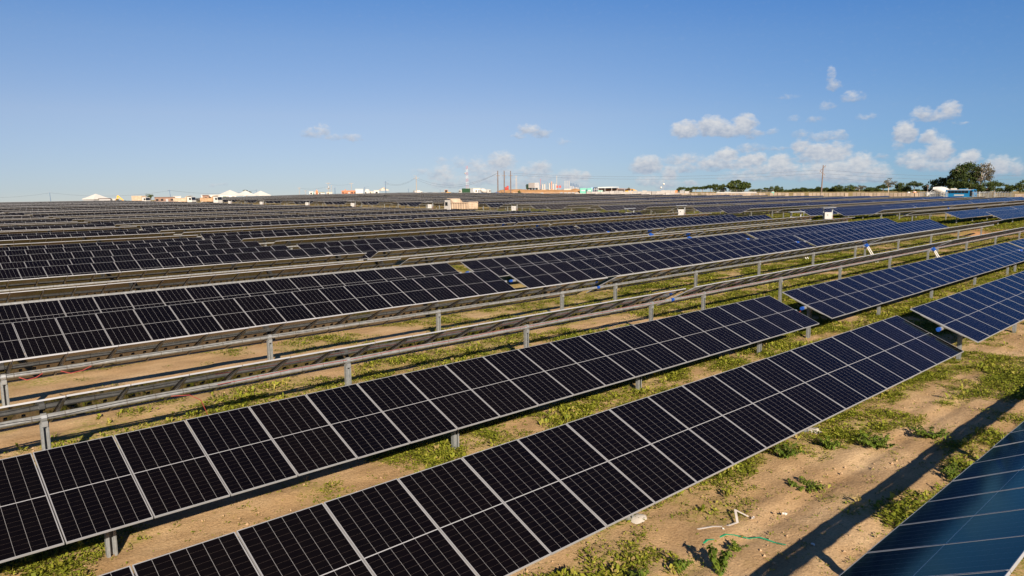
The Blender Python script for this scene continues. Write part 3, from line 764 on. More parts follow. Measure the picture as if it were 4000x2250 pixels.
def scrap(x, y, s, label, mt='dry_plastic'):
    s *= .62
    mb = MB(); k = 9; V = [(0, 0, .045*s/.1)]+[(s*rnd.uniform(.5, 1)*COS(2*PI*i/k), s*rnd.uniform(.4, .9)*SIN(2*PI*i/k), rnd.uniform(.0, .04)) for i in range(k)]
    mb.faces(V, [(0, i+1, (i+1) % k+1) for i in range(k)])
    mb.faces([(v[0], v[1], v[2]-.012) for v in V], [((i+1) % k+1, i+1, 0) for i in range(k)])
    o = mb.build('plastic_scrap', M[mt], None, (x, y, G(x, y)+.012)); o.rotation_euler = (0, 0, rnd.uniform(0, 6)); return tag(o, label, 'litter')
scrap(4.2, 10.0, .09, 'crumpled white plastic scrap alone on sand between the two nearest rows')
scrap(11.10, 5.98, .08, 'curled pale scrap at the end of the kinked white strap', 'white_strap')
scrap(11.65, 5.68, .09, 'flat pale plastic strip far right of the kinked white strap')
scrap(10.36, 6.10, .05, 'small pale scrap between the white strap and the green strap')
scrap(9.52, 6.11, .04, 'tan pebble-like scrap on the left end of the green strap', 'tan')
scrap(10.95, 4.86, .08, 'crumpled pale wrapper beside the post shadow')
def footing(x, y, r, label):
    mb = MB(); n = 14; V = [(0, 0, .055)]
    for ring, zz in ((.6, .055), (1.0, .0)):
        for i in range(n): V.append((r*ring*COS(2*PI*i/n)*rnd.uniform(.85, 1.15), r*ring*SIN(2*PI*i/n)*rnd.uniform(.85, 1.15), zz*rnd.uniform(.7, 1.1)-.01))
    mb.faces(V, [(0, i+1, (i+1) % n+1) for i in range(n)]+[(i+1, n+i+1, n+(i+1) % n+1, (i+1) % n+1) for i in range(n)], 0, True)
    return tag(mb.build('concrete_footing', M['clump_concrete'], None, (x, y, 0)), label, 'footing')
footing(9.72, 7.35, .19, 'pale concrete collar round a post at the bottom centre, under the nearest row')
footing(16.35, 7.35, .19, 'pale concrete collar round the next post to the right under the nearest row')
# red cable hanging from the torque tube of the third row
mb = MB(); mb.tube([(5.05, 16.52, 1.22), (5.4, 16.40, 1.20), (5.62, 16.35, 1.05), (5.75, 16.38, .7), (5.85, 16.6, .35), (5.9, 16.95, .02)], .008, 6)
tag(mb.build('hanging_cable', M['red_cable']), 'red cable drooping from the nearest brown-backed tracker to the sand, left', 'cable')
for k, (x, y, s) in enumerate([(3.0, 21.4, .5), (3.9, 21.4, .7)]):
    mb = MB(); mb.tube([(x, y-.09, 1.12), (x+s*.3, y-.14, 1.03), (x+s*.7, y-.14, 1.06), (x+s, y-.09, 1.13)], .012, 6)
    tag(mb.build('hanging_cable', M['red_cable']), ['short red cable loop', 'longer red cable loop'][k]+' under the tube of the second brown-backed tracker, far left', 'cable')
for k, (xa, ya, za, xb, yb, zb) in enumerate([(25.12, 12.3, 1.08, 25.8, 12.3, 1.12), (24.05, 7.5, 1.05, 24.3, 7.5, 1.08)]):
    mb = MB(); mb.tube([(xa, ya, za), ((xa+xb)/2, ya, za-.10), (xb, yb, zb)], .012, 6)
    tag(mb.build('gap_cable', M['red_cable']), 'red cable bridging the gap in the '+['second', 'nearest'][k]+' dark-fronted row', 'cable')

# ------------------------------------------------------------------ background placing
def bearing(px):
    d = fwd*FOC+rgt*(px-2000)+upv*(1125-735)
    return math.atan2(d.x, d.y)
def spot(px, D):
    a = bearing(px); return D*SIN(a), D*COS(a)
def height(px, py, D):
    d = fwd*FOC+rgt*(px-2000)+upv*(1125-py)
    return CAM_Z+d.z/math.hypot(d.x, d.y)*D
def mpp(px, D):
    return D*COS(bearing(px)-YAW)/FOC
def place(name, px, D, label, cat, group=None, turn=0.0, z=None):
    x, y = spot(px, D)
    o = empty(name, (x, y, G(x, y) if z is None else z), -bearing(px)+turn)
    return tag(o, label, cat, group)

# ---- earth mound of the substation site
def mound():
    D0 = 352
    a0, a1 = bearing(1900), bearing(2310)
    mb = MB(); n, m_ = 60, 14; V = []; F = []
    prof = [(0, 0), (.08, .35), (.18, .72), (.3, .95), (.45, 1), (.6, 1), (.75, .98), (.9, .9), (1, 0)]
    for i in range(n+1):
        t = i/n; a = a0+(a1-a0)*t; px = 1900+410*t
        top = height(px, 741.5, D0+10)
        env = ss(t, 0, .16)*(1-ss(t, .88, 1))
        pk = .55*math.exp(-((px-2247)/13)**2)+.25*math.exp(-((px-2020)/30)**2)
        for s, h in prof:
            D = D0+s*46; x, y = D*SIN(a), D*COS(a); g = G(x, y)-.3
            V.append((x, y, g+(top-g)*h*env+(pk+rnd.uniform(-.12, .12))*h*env))
    k = len(prof)
    for i in range(n):
        for j in range(k-1): F.append((i*k+j, (i+1)*k+j, (i+1)*k+j+1, i*k+j+1))
    mb.faces(V, F, 0, True)
    mt = mat('orange_earth', (.52, .29, .13), .95, 0, .2, .28, .35, .5)
    tag(mb.build('earth_mound', mt), kind='structure')
    return height(2100, 741.5, D0+10)
MZ = mound()

# ---- builders for the things on the skyline
def tent(px, py_apex, py_eave, px0, px1, D, label, fab='fabric', turn=.6, walls=False, group='white pyramid tents'):
    w = (px1-px0)*mpp(px, D)/1.36
    o = place('pyramid_tent', px, D, label, 'tent', group, turn)
    g = o.location.z; ze, za = height(px, py_eave, D)-g, height(px, py_apex, D)-g
    mb = MB(); r = w/2; n = 5; rings = []
    for j in range(n+1):
        t = j/n; s = (1-t)**.9; zz = ze+(za-ze)*(t*.75+.25*t*t)
        rings.append([(r*s*cx, r*s*cy, zz) for cx, cy in ((-1, -1), (0, -1), (1, -1), (1, 0), (1, 1), (0, 1), (-1, 1), (-1, 0))])
    V = [p for ring in rings for p in ring]
    mb.faces(V, [(j*8+i, j*8+(i+1) % 8, (j+1)*8+(i+1) % 8, (j+1)*8+i) for j in range(n) for i in range(8)])
    mb.build('canopy', M[fab], o)
    mb = MB()
    for a, b in (((-1, -1), (1, -1)), ((1, -1), (1, 1)), ((1, 1), (-1, 1)), ((-1, 1), (-1, -1))):
        mb.bar((a[0]*r, a[1]*r, ze-.13), (b[0]*r, b[1]*r, ze-.13), .03, .26)
    mb.build('valance', M[fab], o)
    for cx, cy in ((-1, -1), (1, -1), (1, 1), (-1, 1)):
        mb = MB(); mb.tube([(cx*r*.98, cy*r*.98, -.2), (cx*r*.98, cy*r*.98, ze)], .06, 6); mb.build('tent_pole', M['galv'], o)
    if walls:
        mb = MB(); mb.box((0, 0, ze/2-.2), (w*.9, w*.9, ze-.3)); mb.build('side_wall', M['grey_wall'], o)
    return o
def building(px0, px1, py_top, D, depth, label, wall='white', roof='white', openings=3, name='site_building', pitch=0.0, cat='building', group=None, base_z=None, turn=0.0, overhang=.25):
    px = (px0+px1)/2; w = (px1-px0)*mpp(px, D)
    o = place(name, px, D, label, cat, group, turn, base_z)
    h = height(px, py_top, D)-o.location.z
    mb = MB(); mb.box((0, depth/2, (h-.15)/2-.2), (w, depth, h-.15+.4)); mb.build('wall', M[wall], o)
    mb = MB()
    if pitch: mb.prism([(-w/2-overhang, h-.15), (w/2+overhang, h-.15), (0, h-.15+pitch)], -overhang, depth+overhang)
    else: mb.box((0, depth/2, h-.06), (w+2*overhang, depth+2*overhang, .16))
    mb.build('roof', M[roof], o)
    for k in range(openings):
        x = -w/2+w*(k+.5)/openings
        if k == openings//2 and openings > 1:
            mb = MB(); mb.box((x, -.02, 1.0), (.9, .06, 2.0)); mb.build('door', M['grey_wall'], o)
        else:
            mb = MB(); mb.box((x, -.02, h*.58), (min(1.2, w/openings*.5), .06, .8)); mb.build('window', M['glass'], o)
    return o
def util_pole(px, py_top, D, label, mt='dark_wood', r=.16, arms=((.5, 1.8),), group=None, lean=0.0, name='utility_pole', lamp=None, cat='utility pole', double=False, base_z=None, braced=False):
    o = place(name, px, D, label, cat, group, z=base_z)
    h = height(px, py_top, D)-o.location.z
    mb = MB(); mb.tube([(0, 0, -.4), (lean*h, 0, h)], r*1.25, 8, r2=r*.75); mb.build('shaft', M[mt], o)
    for dz, w in arms:
        mb = MB(); mb.box((lean*h, -.1, h-dz), (w, .16, .16)); mb.build('crossarm', M[mt], o)
        for s in (-1, -.35, .35, 1) if w > 1.5 else (-1, 1):
            mb = MB(); mb.lathe([(.05, 0), (.11, .06), (.05, .14), (.10, .2), (.03, .3)], 8, c=(lean*h+s*w*.46, -.1, h-dz+.08)); mb.build('insulator', M['grey_wall'], o)
    if lamp:
        mb = MB(); mb.tube([(lean*h, 0, h-.5), (lean*h+lamp*.5, 0, h-.05), (lean*h+lamp, 0, h+.1)], .05, 6); mb.box((lean*h+lamp*1.15, 0, h+.1), (.7, .25, .14)); mb.build('lamp_arm', M[mt], o)
    if braced:
        mb = MB(); mb.bar((-.9, -.1, h-2.6), (1.3, -.1, h-.1), .18, .18); mb.build('crossarm', M[mt], o)
        mb = MB(); mb.bar((-1.0, -.1, h-2.5), (1.2, -.1, h-4.3), .18, .18); mb.build('crossarm', M[mt], o)
        for x, zz in ((1.25, h-.3), (-.9, h-2.8), (1.1, h-4.4)):
            mb = MB(); mb.lathe([(.05, -1.0), (.12, -.85), (.05, -.6), (.12, -.4), (.05, 0)], 8, c=(x, -.1, zz)); mb.build('insulator', M['grey_wall'], o)
    return o
def wire(a, b, sag, label, r=.035):
    a, b = Vector(a), Vector(b); pts = []
    for k in range(17):
        t = k/16; p = a.lerp(b, t); p.z -= sag*4*t*(1-t); pts.append(p)
    mb = MB(); mb.tube(pts, r, 5)
    return tag(mb.build('power_line', M['wire']), label, 'power line')
def ptop(px, py, D):
    x, y = spot(px, D); return (x, y, height(px, py, D))

# ---- vehicles: +x is the vehicle's nose, built at real size
def wheel(parent, x, y, r, w=.3):
    mb = MB(); ax = Matrix.Rotation(PI/2, 3, 'X')
    mb.lathe([(r*.55, -w/2), (r*.95, -w/2), (r, -w*.3), (r, w*.3), (r*.95, w/2), (r*.55, w/2)], 18, axis=ax); t = mb.build('tyre', M['tyre'], None)
    mb = MB(); mb.lathe([(r*.15, -w*.42), (r*.56, -w*.38), (r*.56, w*.38), (r*.15, w*.42)], 14, axis=ax); rm = mb.build('rim', M['rim'], None)
    e = empty('wheel', (x, y, r)); e.parent = parent; t.parent = e; rm.parent = e
def truck_cab(o, x, cabm, h=2.9, L=2.0, w=2.4):
    mb = MB(); mb.prism([(x, .75), (x+L, .75), (x+L, 1.6), (x+L-.25, h), (x, h)], -w/2, w/2); c = mb.build('cab', M[cabm], o)
    mb = MB(); mb.faces([(x+L+.01, -w*.44, 1.75), (x+L+.01, w*.44, 1.75), (x+L-.21, w*.44, h-.2), (x+L-.21, -w*.44, h-.2)], [(0, 1, 2, 3)]); mb.box((x+L-.13, 0, 1.70), (.26, w*.9, .05)); mb.build('windscreen', M['glass'], c)
    for s in (-1, 1):
        mb = MB(); mb.box((x+L*.62, s*(w/2+.01), 2.1), (L*.42, .03, .75)); mb.build('side_window', M['glass'], c)
        mb = MB(); mb.box((x+L+.1, s*(w/2+.12), 2.1), (.08, .16, .5)); mb.build('mirror', M['black_plastic'], c)
        mb = MB(); mb.box((x+L+.02, s*w*.38, 1.0), (.06, .32, .2)); mb.build('headlight', M['rim'], c)
    mb = MB(); mb.box((x+L+.05, 0, .65), (.2, w, .35)); mb.build('bumper', M['grey_wall'], o)
def chassis(o, x0, x1, axles, w=2.4):
    mb = MB(); mb.box(((x0+x1)/2, 0, .85), (x1-x0, .9, .28)); mb.build('chassis', M['black_plastic'], o)
    for x in axles:
        for s in (-1, 1): wheel(o, x, s*(w/2-.18), .52)
def dump_bed(o, x0, x1, bedm, w=2.5, h=1.15, z=1.15, visor=True):
    mb = MB(); t = .08
    mb.box(((x0+x1)/2, 0, z+t/2), (x1-x0, w, t))
    for s in (-1, 1):
        mb.box(((x0+x1)/2, s*(w/2-t/2), z+h/2+t), (x1-x0, t, h))
        for k in range(7): mb.box((x0+(x1-x0)*(k+.5)/7, s*(w/2+.05), z+h/2), (.12, .10, h))
        mb.box(((x0+x1)/2, s*(w/2+.03), z+h+t), (x1-x0, .16, .14))
    mb.prism([(x1-1.0, z+h), (x1-.2, z), (x1, z), (x1+.25, z+h+.75), (x1+.15, z+h+.75)], -w/2+.01, -w/2+.07); mb.prism([(x1-1.0, z+h), (x1-.2, z), (x1, z), (x1+.25, z+h+.75), (x1+.15, z+h+.75)], w/2-.07, w/2-.01)
    mb.prism([(x1-.08, z), (x1, z), (x1+.25, z+h+.75), (x1+.15, z+h+.75)], -w/2+.07, w/2-.07)
    if visor: mb.prism([(x1+.15, z+h+.75), (x1+1.3, z+h+.85), (x1+1.3, z+h+.95), (x1+.15, z+h+.85)], -w/2, w/2)
    b = mb.build('dump_bed', M[bedm], o)
    mb = MB(); mb.box((x0, 0, z+h/2+t), (.1, w-.05, h-.05))
    for k in range(4): mb.box((x0-.08, 0, z+.25+k*.38), (.06, w-.1, .1))
    for s in (-1, -.33, .33, 1): mb.box((x0-.07, s*w*.46, z+h/2+t), (.08, .12, h))
    mb.build('tailgate', M[bedm], o)
    return b
def dump_truck(o, cabm='white', bedm='tan', visor=True):
    chassis(o, -4.2, 3.4, (-3.2, -1.9, 2.6)); dump_bed(o, -4.3, 1.2, bedm, visor=visor); truck_cab(o, 1.6, cabm)
def box_truck(o, cabm='green', boxm='white'):
    chassis(o, -4.0, 3.2, (-2.8, 2.4))
    mb = MB(); mb.box((-1.4, 0, 2.3), (5.4, 2.5, 2.5)); mb.build('cargo_box', M[boxm], o)
    mb = MB(); mb.box((-4.14, 0, 2.3), (.06, 2.3, 2.3)); mb.build('rear_door', M['grey_wall'], o)
    truck_cab(o, 1.5, cabm)
def mixer_truck(o, drum='white'):
    chassis(o, -4.2, 3.4, (-3.2, -1.9, 2.6))
    q = Vector((-.97, 0, .24)).normalized().to_track_quat('Z', 'Y').to_matrix()
    mb = MB(); mb.lathe([(.5, -2.4), (.95, -2.2), (1.25, -1.0), (1.2, .2), (.8, 1.7), (.42, 2.5), (.5, 2.6)], 20, axis=q, c=(-1.0, 0, 2.35)); mb.build('drum', M[drum], o)
    mb = MB(); mb.prism([(-3.6, 2.6), (-3.1, 3.4), (-2.9, 3.4), (-3.2, 2.5)], -.4, .4); mb.bar((-3.6, 0, 2.5), (-4.6, 0, 1.5), .45, .12); mb.build('chute', M['grey_wall'], o)
    for x in (-3.1, .9):
        mb = MB(); mb.bar((x, -.7, .95), (x, -.25, 2.0), .14, .14); mb.bar((x, .7, .95), (x, .25, 2.0), .14, .14); mb.build('drum_stand', M['grey_wall'], o)
    truck_cab(o, 1.7, 'white')
def bus(o):
    mb = MB(); L, w = 10.5, 2.5
    mb.prism([(-L/2, .35), (L/2-.2, .35), (L/2, .6), (L/2, 1.5), (L/2-.45, 3.05), (-L/2, 3.05)], -w/2, w/2); b = mb.build('body', M['bus_blue'], o)
    mb = MB(); mb.prism([(-L/2+.3, 2.82), (L/2-1.3, 2.82), (L/2-1.4, 3.09), (-L/2+.3, 3.09)], -w/2-.012, w/2+.012); mb.build('roof_stripe', M['white'], b)
    mb = MB(); mb.prism([(-.6, 3.05), (2.3, 3.05), (2.0, 3.32), (-.4, 3.32)], -.85, .85); mb.build('roof_unit', M['bus_blue'], b)
    for s in (-1, 1):
        for k in range(6):
            mb = MB(); mb.box((-L/2+1.35+k*1.28, s*(w/2+.008), 2.2), (1.18, .03, .95)); mb.build('window', M['glass'], b)
        mb = MB(); mb.box((L/2-1.15, s*(w/2+.008), 1.65), (.95, .03, 2.1)); mb.build('door', M['glass'], b)
        mb = MB(); mb.box((-.2, s*(w/2+.008), 1.05), (3.6, .03, .5)); mb.build('side_panel', M['white'], b)
    mb = MB(); mb.faces([(L/2-.02, -1.1, 1.55), (L/2-.02, 1.1, 1.55), (L/2-.40, 1.05, 2.9), (L/2-.40, -1.05, 2.9)], [(0, 1, 2, 3)]); mb.box((L/2-.02, 0, 1.5), (.07, 2.2, .06)); mb.build('windscreen', M['glass'], b)
    mb = MB(); mb.box((-L/2-.008, 0, 2.1), (.03, 2.0, 1.1)); mb.build('rear_window', M['glass'], b)
    for s in (-1, 1):
        mb = MB(); mb.box((L/2+.01, s*.9, .9), (.05, .4, .22)); mb.build('headlight', M['rim'], b)
        for x in (-3.2, 3.1): wheel(o, x, s*(w/2-.16), .48)
def car(o, paint):
    mb = MB(); mb.prism([(-2.1, .3), (2.1, .3), (2.15, .75), (1.2, .92), (.6, 1.42), (-1.3, 1.45), (-2.0, .95), (-2.15, .8)], -.85, .85); b = mb.build('body', M[paint], o)
    for s in (-1, 1):
        mb = MB(); mb.prism([(1.0, .95), (.55, 1.34), (-1.2, 1.37), (-1.75, .97)], s*.845, s*.865); mb.build('side_window', M['glass'], b)
        for x in (-1.3, 1.3): wheel(o, x, s*.75, .32, .2)
    mb = MB(); mb.faces([(1.19, -.7, .95), (1.19, .7, .95), (.64, .65, 1.40), (.64, -.65, 1.40)], [(0, 1, 2, 3)]); mb.build('windscreen', M['glass'], b)
def road_roller(o):
    mb = MB(); ax = Matrix.Rotation(PI/2, 3, 'X'); mb.lathe([(.1, -1.0), (.72, -1.0), (.72, 1.0), (.1, 1.0)], 22, axis=ax, c=(1.9, 0, .72)); mb.build('drum', M['grey_wall'], o)
    mb = MB(); mb.prism([(-2.4, .7), (.9, .7), (.9, 1.5), (-.6, 1.7), (-2.4, 1.6)], -.9, .9); mb.box((1.9, 0, 1.5), (1.9, 2.3, .16)); mb.build('body', M['yellow'], o)
    mb = MB()
    for x in (-.7, .75):
        for s in (-1, 1): mb.bar((x, s*.72, 1.5), (x, s*.72, 2.75), .09, .09)
    mb.build('cab_frame', M['yellow'], o)
    mb = MB(); mb.box((0, 0, 2.8), (1.9, 1.8, .12)); mb.build('cab_roof', M['orange'], o)
    mb = MB(); mb.box((0, 0, 2.15), (1.35, 1.4, 1.1)); mb.build('cab_glass', M['glass'], o)
    for s in (-1, 1): wheel(o, -1.5, s*.85, .72, .5)
def excavator(o, hb):
    """boom folded up in an upside-down V, hb = height of its knee"""
    for s in (-1, 1):
        mb = MB(); mb.prism([(-1.9, .15), (-1.6, 0), (1.6, 0), (1.9, .15), (1.9, .65), (1.6, .85), (-1.6, .85), (-1.9, .65)], s*1.1-.3, s*1.1+.3); mb.build('track', M['black_plastic'], o)
    mb = MB(); mb.prism([(-2.3, 1.0), (1.4, 1.0), (1.4, 1.8), (-.4, 2.1), (-2.3, 2.0)], -1.3, 1.3); mb.build('body', M['yellow'], o)
    mb = MB(); mb.prism([(.1, 1.0), (1.5, 1.0), (1.3, 2.7), (.1, 2.75)], -1.35, -.35); mb.build('cab', M['yellow'], o)
    mb = MB(); mb.prism([(.3, 1.8), (1.42, 1.8), (1.3, 2.6), (.3, 2.6)], -1.37, -1.355); mb.build('cab_window', M['glass'], o)
    mb = MB(); mb.bar((1.0, .2, 1.5), (.9, .2, hb-.3), .4, .55); mb.bar((.9, .2, hb-.5), (1.15, .2, hb), .4, .5); mb.build('boom', M['yellow'], o)
    mb = MB(); mb.bar((1.0, .2, hb), (3.0, .2, 1.9), .36, .48); mb.build('stick', M['yellow'], o)
    mb = MB(); mb.prism([(2.7, 1.9), (3.4, 1.7), (3.3, .9), (2.5, .7), (2.3, 1.3)], -.4, .8); mb.build('bucket', M['black_plastic'], o)

# ---- trees: tapered trunk, limbs, and a crown of leaf clumps with gaps
CROWN = leaf_material('tree_leaves', [(0, (.022, .036, .012)), (.35, (.042, .066, .016)), (.7, (.075, .10, .022)), (1, (.125, .13, .045))], .2)
DRY_CROWN = leaf_material('dry_tree_leaves', [(0, (.055, .050, .030)), (.5, (.10, .085, .05)), (1, (.16, .14, .075))], .2)
def tree(px, py_top, px0, px1, D, label, kind='round', group='trees beyond the field', leaves=None, trunk='trunk', crown='green', base_frac=None, z=None, tint=.5):
    x, y = spot(px, D); g = G(x, y) if z is None else z
    o = tag(empty('tree', (x, y, g), -bearing(px)), label, 'tree', group)
    H = height(px, py_top, D)-g; w = (px1-px0)*mpp(px, D); off = ((px0+px1)/2-px)*mpp(px, D)
    fr = {'round': (.03, 1.0), 'umbrella': (.40, 1.0), 'bare': (.35, 1.0), 'tall': (.30, 1.0), 'bush': (.0, 1.0)}[kind]
    if base_frac is not None: fr = (base_frac, 1.0)
    z0, z1 = H*fr[0], H*fr[1]
    rx, rz = w/2, (z1-z0)/2
    lv = Leaves(); st = MB()
    nlimb = {'round': 9, 'umbrella': 8, 'bare': 12, 'tall': 11, 'bush': 5}[kind]
    th = H*(.30 if kind == 'round' else .5)
    r0 = max(.14, H*.026)
    bend = rnd.uniform(-.04, .04)*H
    st.tube([(0, 0, -.6), (bend*.4, 0, th*.5), (bend, 0, th)], r0*1.15, 8, r2=r0*.75)
    nc = leaves or int({'round': 62, 'umbrella': 52, 'bare': 60, 'tall': 60, 'bush': 40}[kind]*max(.6, min(2.2, w*H/60)))
    cs = []
    for k in range(nc):
        for _ in range(30):
            v = np.array([rnd.uniform(-1, 1), rnd.uniform(-1, 1), rnd.uniform(-1, 1)]); q = float(np.linalg.norm(v))
            if q < 1 and q > (.45 if kind in ('round', 'tall') else .2): break
        if kind == 'umbrella': v[2] = abs(v[2])*.9*(1-.7*(v[0]**2+v[1]**2))-.15+rnd.uniform(-.12, .2)
        lump = 1+.16*SIN(v[0]*4+px)+.12*SIN(v[1]*5+px*.7)
        cs.append(Vector((off+v[0]*rx*lump, v[1]*rx*.8, (z0+z1)/2+v[2]*rz*lump)))
    for k in range(nlimb):
        c = cs[k*len(cs)//nlimb]; s0 = Vector((bend, 0, th*rnd.uniform(.7, 1.0)))
        midp = s0.lerp(c, .5)+Vector((rnd.uniform(-.1, .1)*w*.4, 0, rnd.uniform(0, .06)*H))
        st.tube([s0, midp, c], r0*.5, 6, r2=r0*.13)
        for _ in range(3 if kind in ('bare', 'tall') else 1):
            c2 = c+Vector((rnd.uniform(-.2, .2)*w, rnd.uniform(-.2, .2)*w, rnd.uniform(.0, .12)*H)); st.tube([midp.lerp(c, rnd.uniform(.1, .8)), c2], r0*.2, 5, r2=r0*.07)
    st.build('trunk', M[trunk], o)
    per = {'round': 62, 'umbrella': 52, 'bare': 22, 'tall': 40, 'bush': 50}[kind]
    lsz = max(.38, min(.70, w*.055))
    for c in cs:
        n = per; cl = max(.7, min(w, H)*(.125 if kind in ('tall', 'bare') else .17))*rnd.uniform(.65, 1.25)
        v = nrs.normal(0, 1, (n, 3)); v = unit(v)*(nrs.rand(n, 1)**.45)*cl; v[:, 2] *= .62
        base = np.array(c)[None]+v
        d = unit(v+nrs.normal(0, .5*cl, (n, 3))); d[:, 2] -= .1
        sd = unit(np.cross(d, nrs.normal(0, 1, (n, 3))))
        L = lsz*(.6+.8*nrs.rand(n))
        lv.add(base, d, sd, L, L*.7, nrs.rand(n)*.25, np.clip(tint+rnd.gauss(0, .16)+nrs.normal(0, .12, n), 0, 1))
    lv.build('crown', CROWN if crown == 'green' else DRY_CROWN, o)
    return o

# ------------------------------------------------------------------ background, from the left
tent(372, 757, 776, 325, 418, 350, 'lone white pyramid tent with grey side walls, far left horizon', walls=True)
building(386, 425, 775, 346, 5, 'low dark-roofed shed beside the lone tent, far left', 'grey_wall', 'dark_roof', 2, 'shed')
building(425, 443, 776.5, 348, 4, 'small white cabin between the lone tent and the excavator', 'white', 'white', 1, 'site_cabin')
o = place('excavator', 446, 345, 'orange excavator with folded arm on the left horizon', 'excavator'); excavator(o, height(446, 764, 345)-o.location.z)
o = place('box_truck', 550, 345, 'white and tan truck between the excavator and the lone small tree', 'truck', None, -.8); box_truck(o, 'white', 'dust_pale')
tree(583, 749, 566, 600, 430, 'wispy small tree alone on the left horizon', 'umbrella', None, 9, z=-3.5, tint=.45)
building(605, 674, 770, 350, 6, 'long low brown building left of the first dump truck', 'brown', 'brown', 4)
building(678, 702, 766.5, 352, 5, 'white cabin behind the first dump truck', 'white', 'white', 2, 'site_cabin')
util_pole(667, 742, 372, 'short dark pole left of the first dump truck', 'blue_steel', .13, ((.2, 1.3),), lean=-.10)
util_pole(195, 752, 400, 'leftmost dark pole on the horizon, left of the lone tent', 'blue_steel', .13, ((.2, 1.0),), lean=-.05)
o = place('dump_truck', 722, 300, 'dusty white dump truck, leftmost of the two facing trucks on the road', 'dump truck', None, R(-38)); dump_truck(o, 'white', 'dust_pale')
o = place('dump_truck', 826, 288, 'white-cabbed dump truck with ribbed tan bed, near the three tents', 'dump truck', None, R(-42)); dump_truck(o, 'white', 'tan')
b = building(790, 916, 760.5, 368, 8, 'long white building left of the three tents with a green sign', 'white', 'white', 6)
mb = MB(); mb.box((6*.4, -.06, 2.0), (1.5, .06, .7)); mb.build('sign', M['green'], b)
building(790, 812, 762, 364, 3, 'brown porch at the left end of the long white building', 'brown', 'dark_roof', 1, 'porch')
tent(897, 742, 761, 855, 943, 350, 'biggest and leftmost of the three white tents in a row')
tent(958, 743.5, 762, 925, 998, 356, 'middle one of the three white tents in a row')
tent(1017, 745, 762, 985, 1058, 362, 'rightmost of the three white tents in a row')
tree(962, 734, 946, 977, 460, 'dark treetop showing behind the middle white tent', 'umbrella', None, 12, z=-2.5)
util_pole(1001, 741, 420, 'small pole rising between the middle and right tents', 'blue_steel', .12, ((.2, 1.4),))
for px, top, lab in ((1169, 733, 'thin pale pole right of the three tents, taller'), (1193, 744, 'short thin pale pole right of the three tents')):
    util_pole(px, top, 450, lab, 'grey_pole', .12, ((.3, 1.6),))
building(1208, 1221, 748, 430, 4, 'small white cabin left of the orange frame', 'white', 'white', 1, 'site_cabin')
building(1223, 1231, 750, 428, 2, 'green portable cabins right of a small white cabin', 'teal', 'white', 2, 'toilet_cabin', cat='cabin')
building(1233, 1241, 748, 429, 2, 'small orange gabled hut among white cabins', 'orange', 'orange', 1, 'hut', 1.2)
building(1243, 1266, 751, 430, 5, 'low white cabin right of the orange hut', 'white', 'olive', 2, 'site_cabin')
tp = util_pole(1282, 714, 440, 'pale pole carrying a round transformer', 'grey_pole', .17, ((.3, 2.6), (3.4, 2.6)))
mb = MB(); mb.lathe([(.35, 0), (.5, .1), (.5, 1.2), (.3, 1.4)], 12, c=(.3, -.3, height(1282, 737, 440)-tp.location.z)); mb.build('transformer', M['grey_wall'], tp)
util_pole(1295, 725, 438, 'thin bare pole beside the transformer pole', 'grey_pole', .10, ((.2, .8),))
util_pole(1308, 733, 436, 'short dark blue pole right of the transformer pole', 'blue_steel', .2, ((.2, 1.6),))
building(1276, 1296, 750.5, 432, 3, 'low straw-coloured shelter under the transformer pole', 'beige', 'beige', 2, 'shelter')
b = building(1335, 1391, 744.5, 430, 7, 'long orange brick building with a pointed gable', 'brick', 'orange', 5)
mb = MB(); mb.prism([(-1.2, 1.6), (1.2, 1.6), (0, height(1349, 738, 430)-b.location.z)], -.1, 1.2); mb.build('gable', M['brick'], b, (-(1363-1349)*mpp(1349, 430), 0, 0))
util_pole(1373, 715, 445, 'tall pale pole behind the orange brick building', 'grey_pole', .16, ((.3, 2.2),))
building(1389, 1417, 738, 425, 6, 'plain pale block building right of the orange brick one', 'white', 'white', 0)
util_pole(1423, 730, 415, 'blue lamp post left of the domed white building', 'blue_steel', .14, ((.9, 1.8),), lamp=1.8, name='lamp_post', cat='lamp post')
b = building(1423, 1444, 745, 428, 6, 'white building with a rounded dark dome roof', 'white', 'grey_wall', 2)
mb = MB(); mb.lathe([(1.6, 0), (1.5, .35), (1.1, .75), (.5, .95), (.05, 1.0)], 16, c=(0, 3, height(1433, 745, 428)-b.location.z)); mb.build('dome', M['white'], b)
building(1442, 1461, 747.5, 430, 4, 'low beige cabin right of the domed building', 'beige', 'white', 2, 'site_cabin')
building(1461, 1480, 743, 418, 5, 'white box cabin left of the beige tent', 'white', 'white', 1, 'site_cabin')
tent(1498, 731, 742, 1478, 1521, 420, 'beige open tent beside a blue lamp post', 'beige', .3, group=None)
util_pole(1506, 707, 414, 'tall blue lamp post standing through the beige tent', 'blue_steel', .17, ((1.0, 2.4), (2.1, 1.8)), lamp=1.6, name='lamp_post', cat='lamp post')
util_pole(1595, 737, 470, 'small dark pole left of the tall utility pole', 'blue_steel', .13, ((.2, 1.5),))
util_pole(1627, 687, 405, 'tall utility pole with one crossarm beside parked white van', 'grey_pole', .2, ((1.2, 2.6),), lamp=-1.0)
for k, (px, D, pt, lab) in enumerate([(1560, 425, 'car_dark', 'dark car parked left of the tall utility pole, farthest left'), (1574, 424, 'car_dark', 'dark car parked second from the left of the tall utility pole'), (1618, 421, 'car_dark', 'dark red-brown car directly left of the tall utility pole'),
        (1650, 419, 'car_dark', 'dark blue car right of the white van'), (1664, 421, 'white', 'white car second right of the white van'), (1680, 419, 'car_dark', 'dark car third right of the white van'), (1702, 420, 'white', 'small white car alone left of the road roller')]):
    o = place('parked_car', px, D, lab, 'car', 'cars parked on the horizon', rnd.uniform(-.5, .5)); car(o, pt)
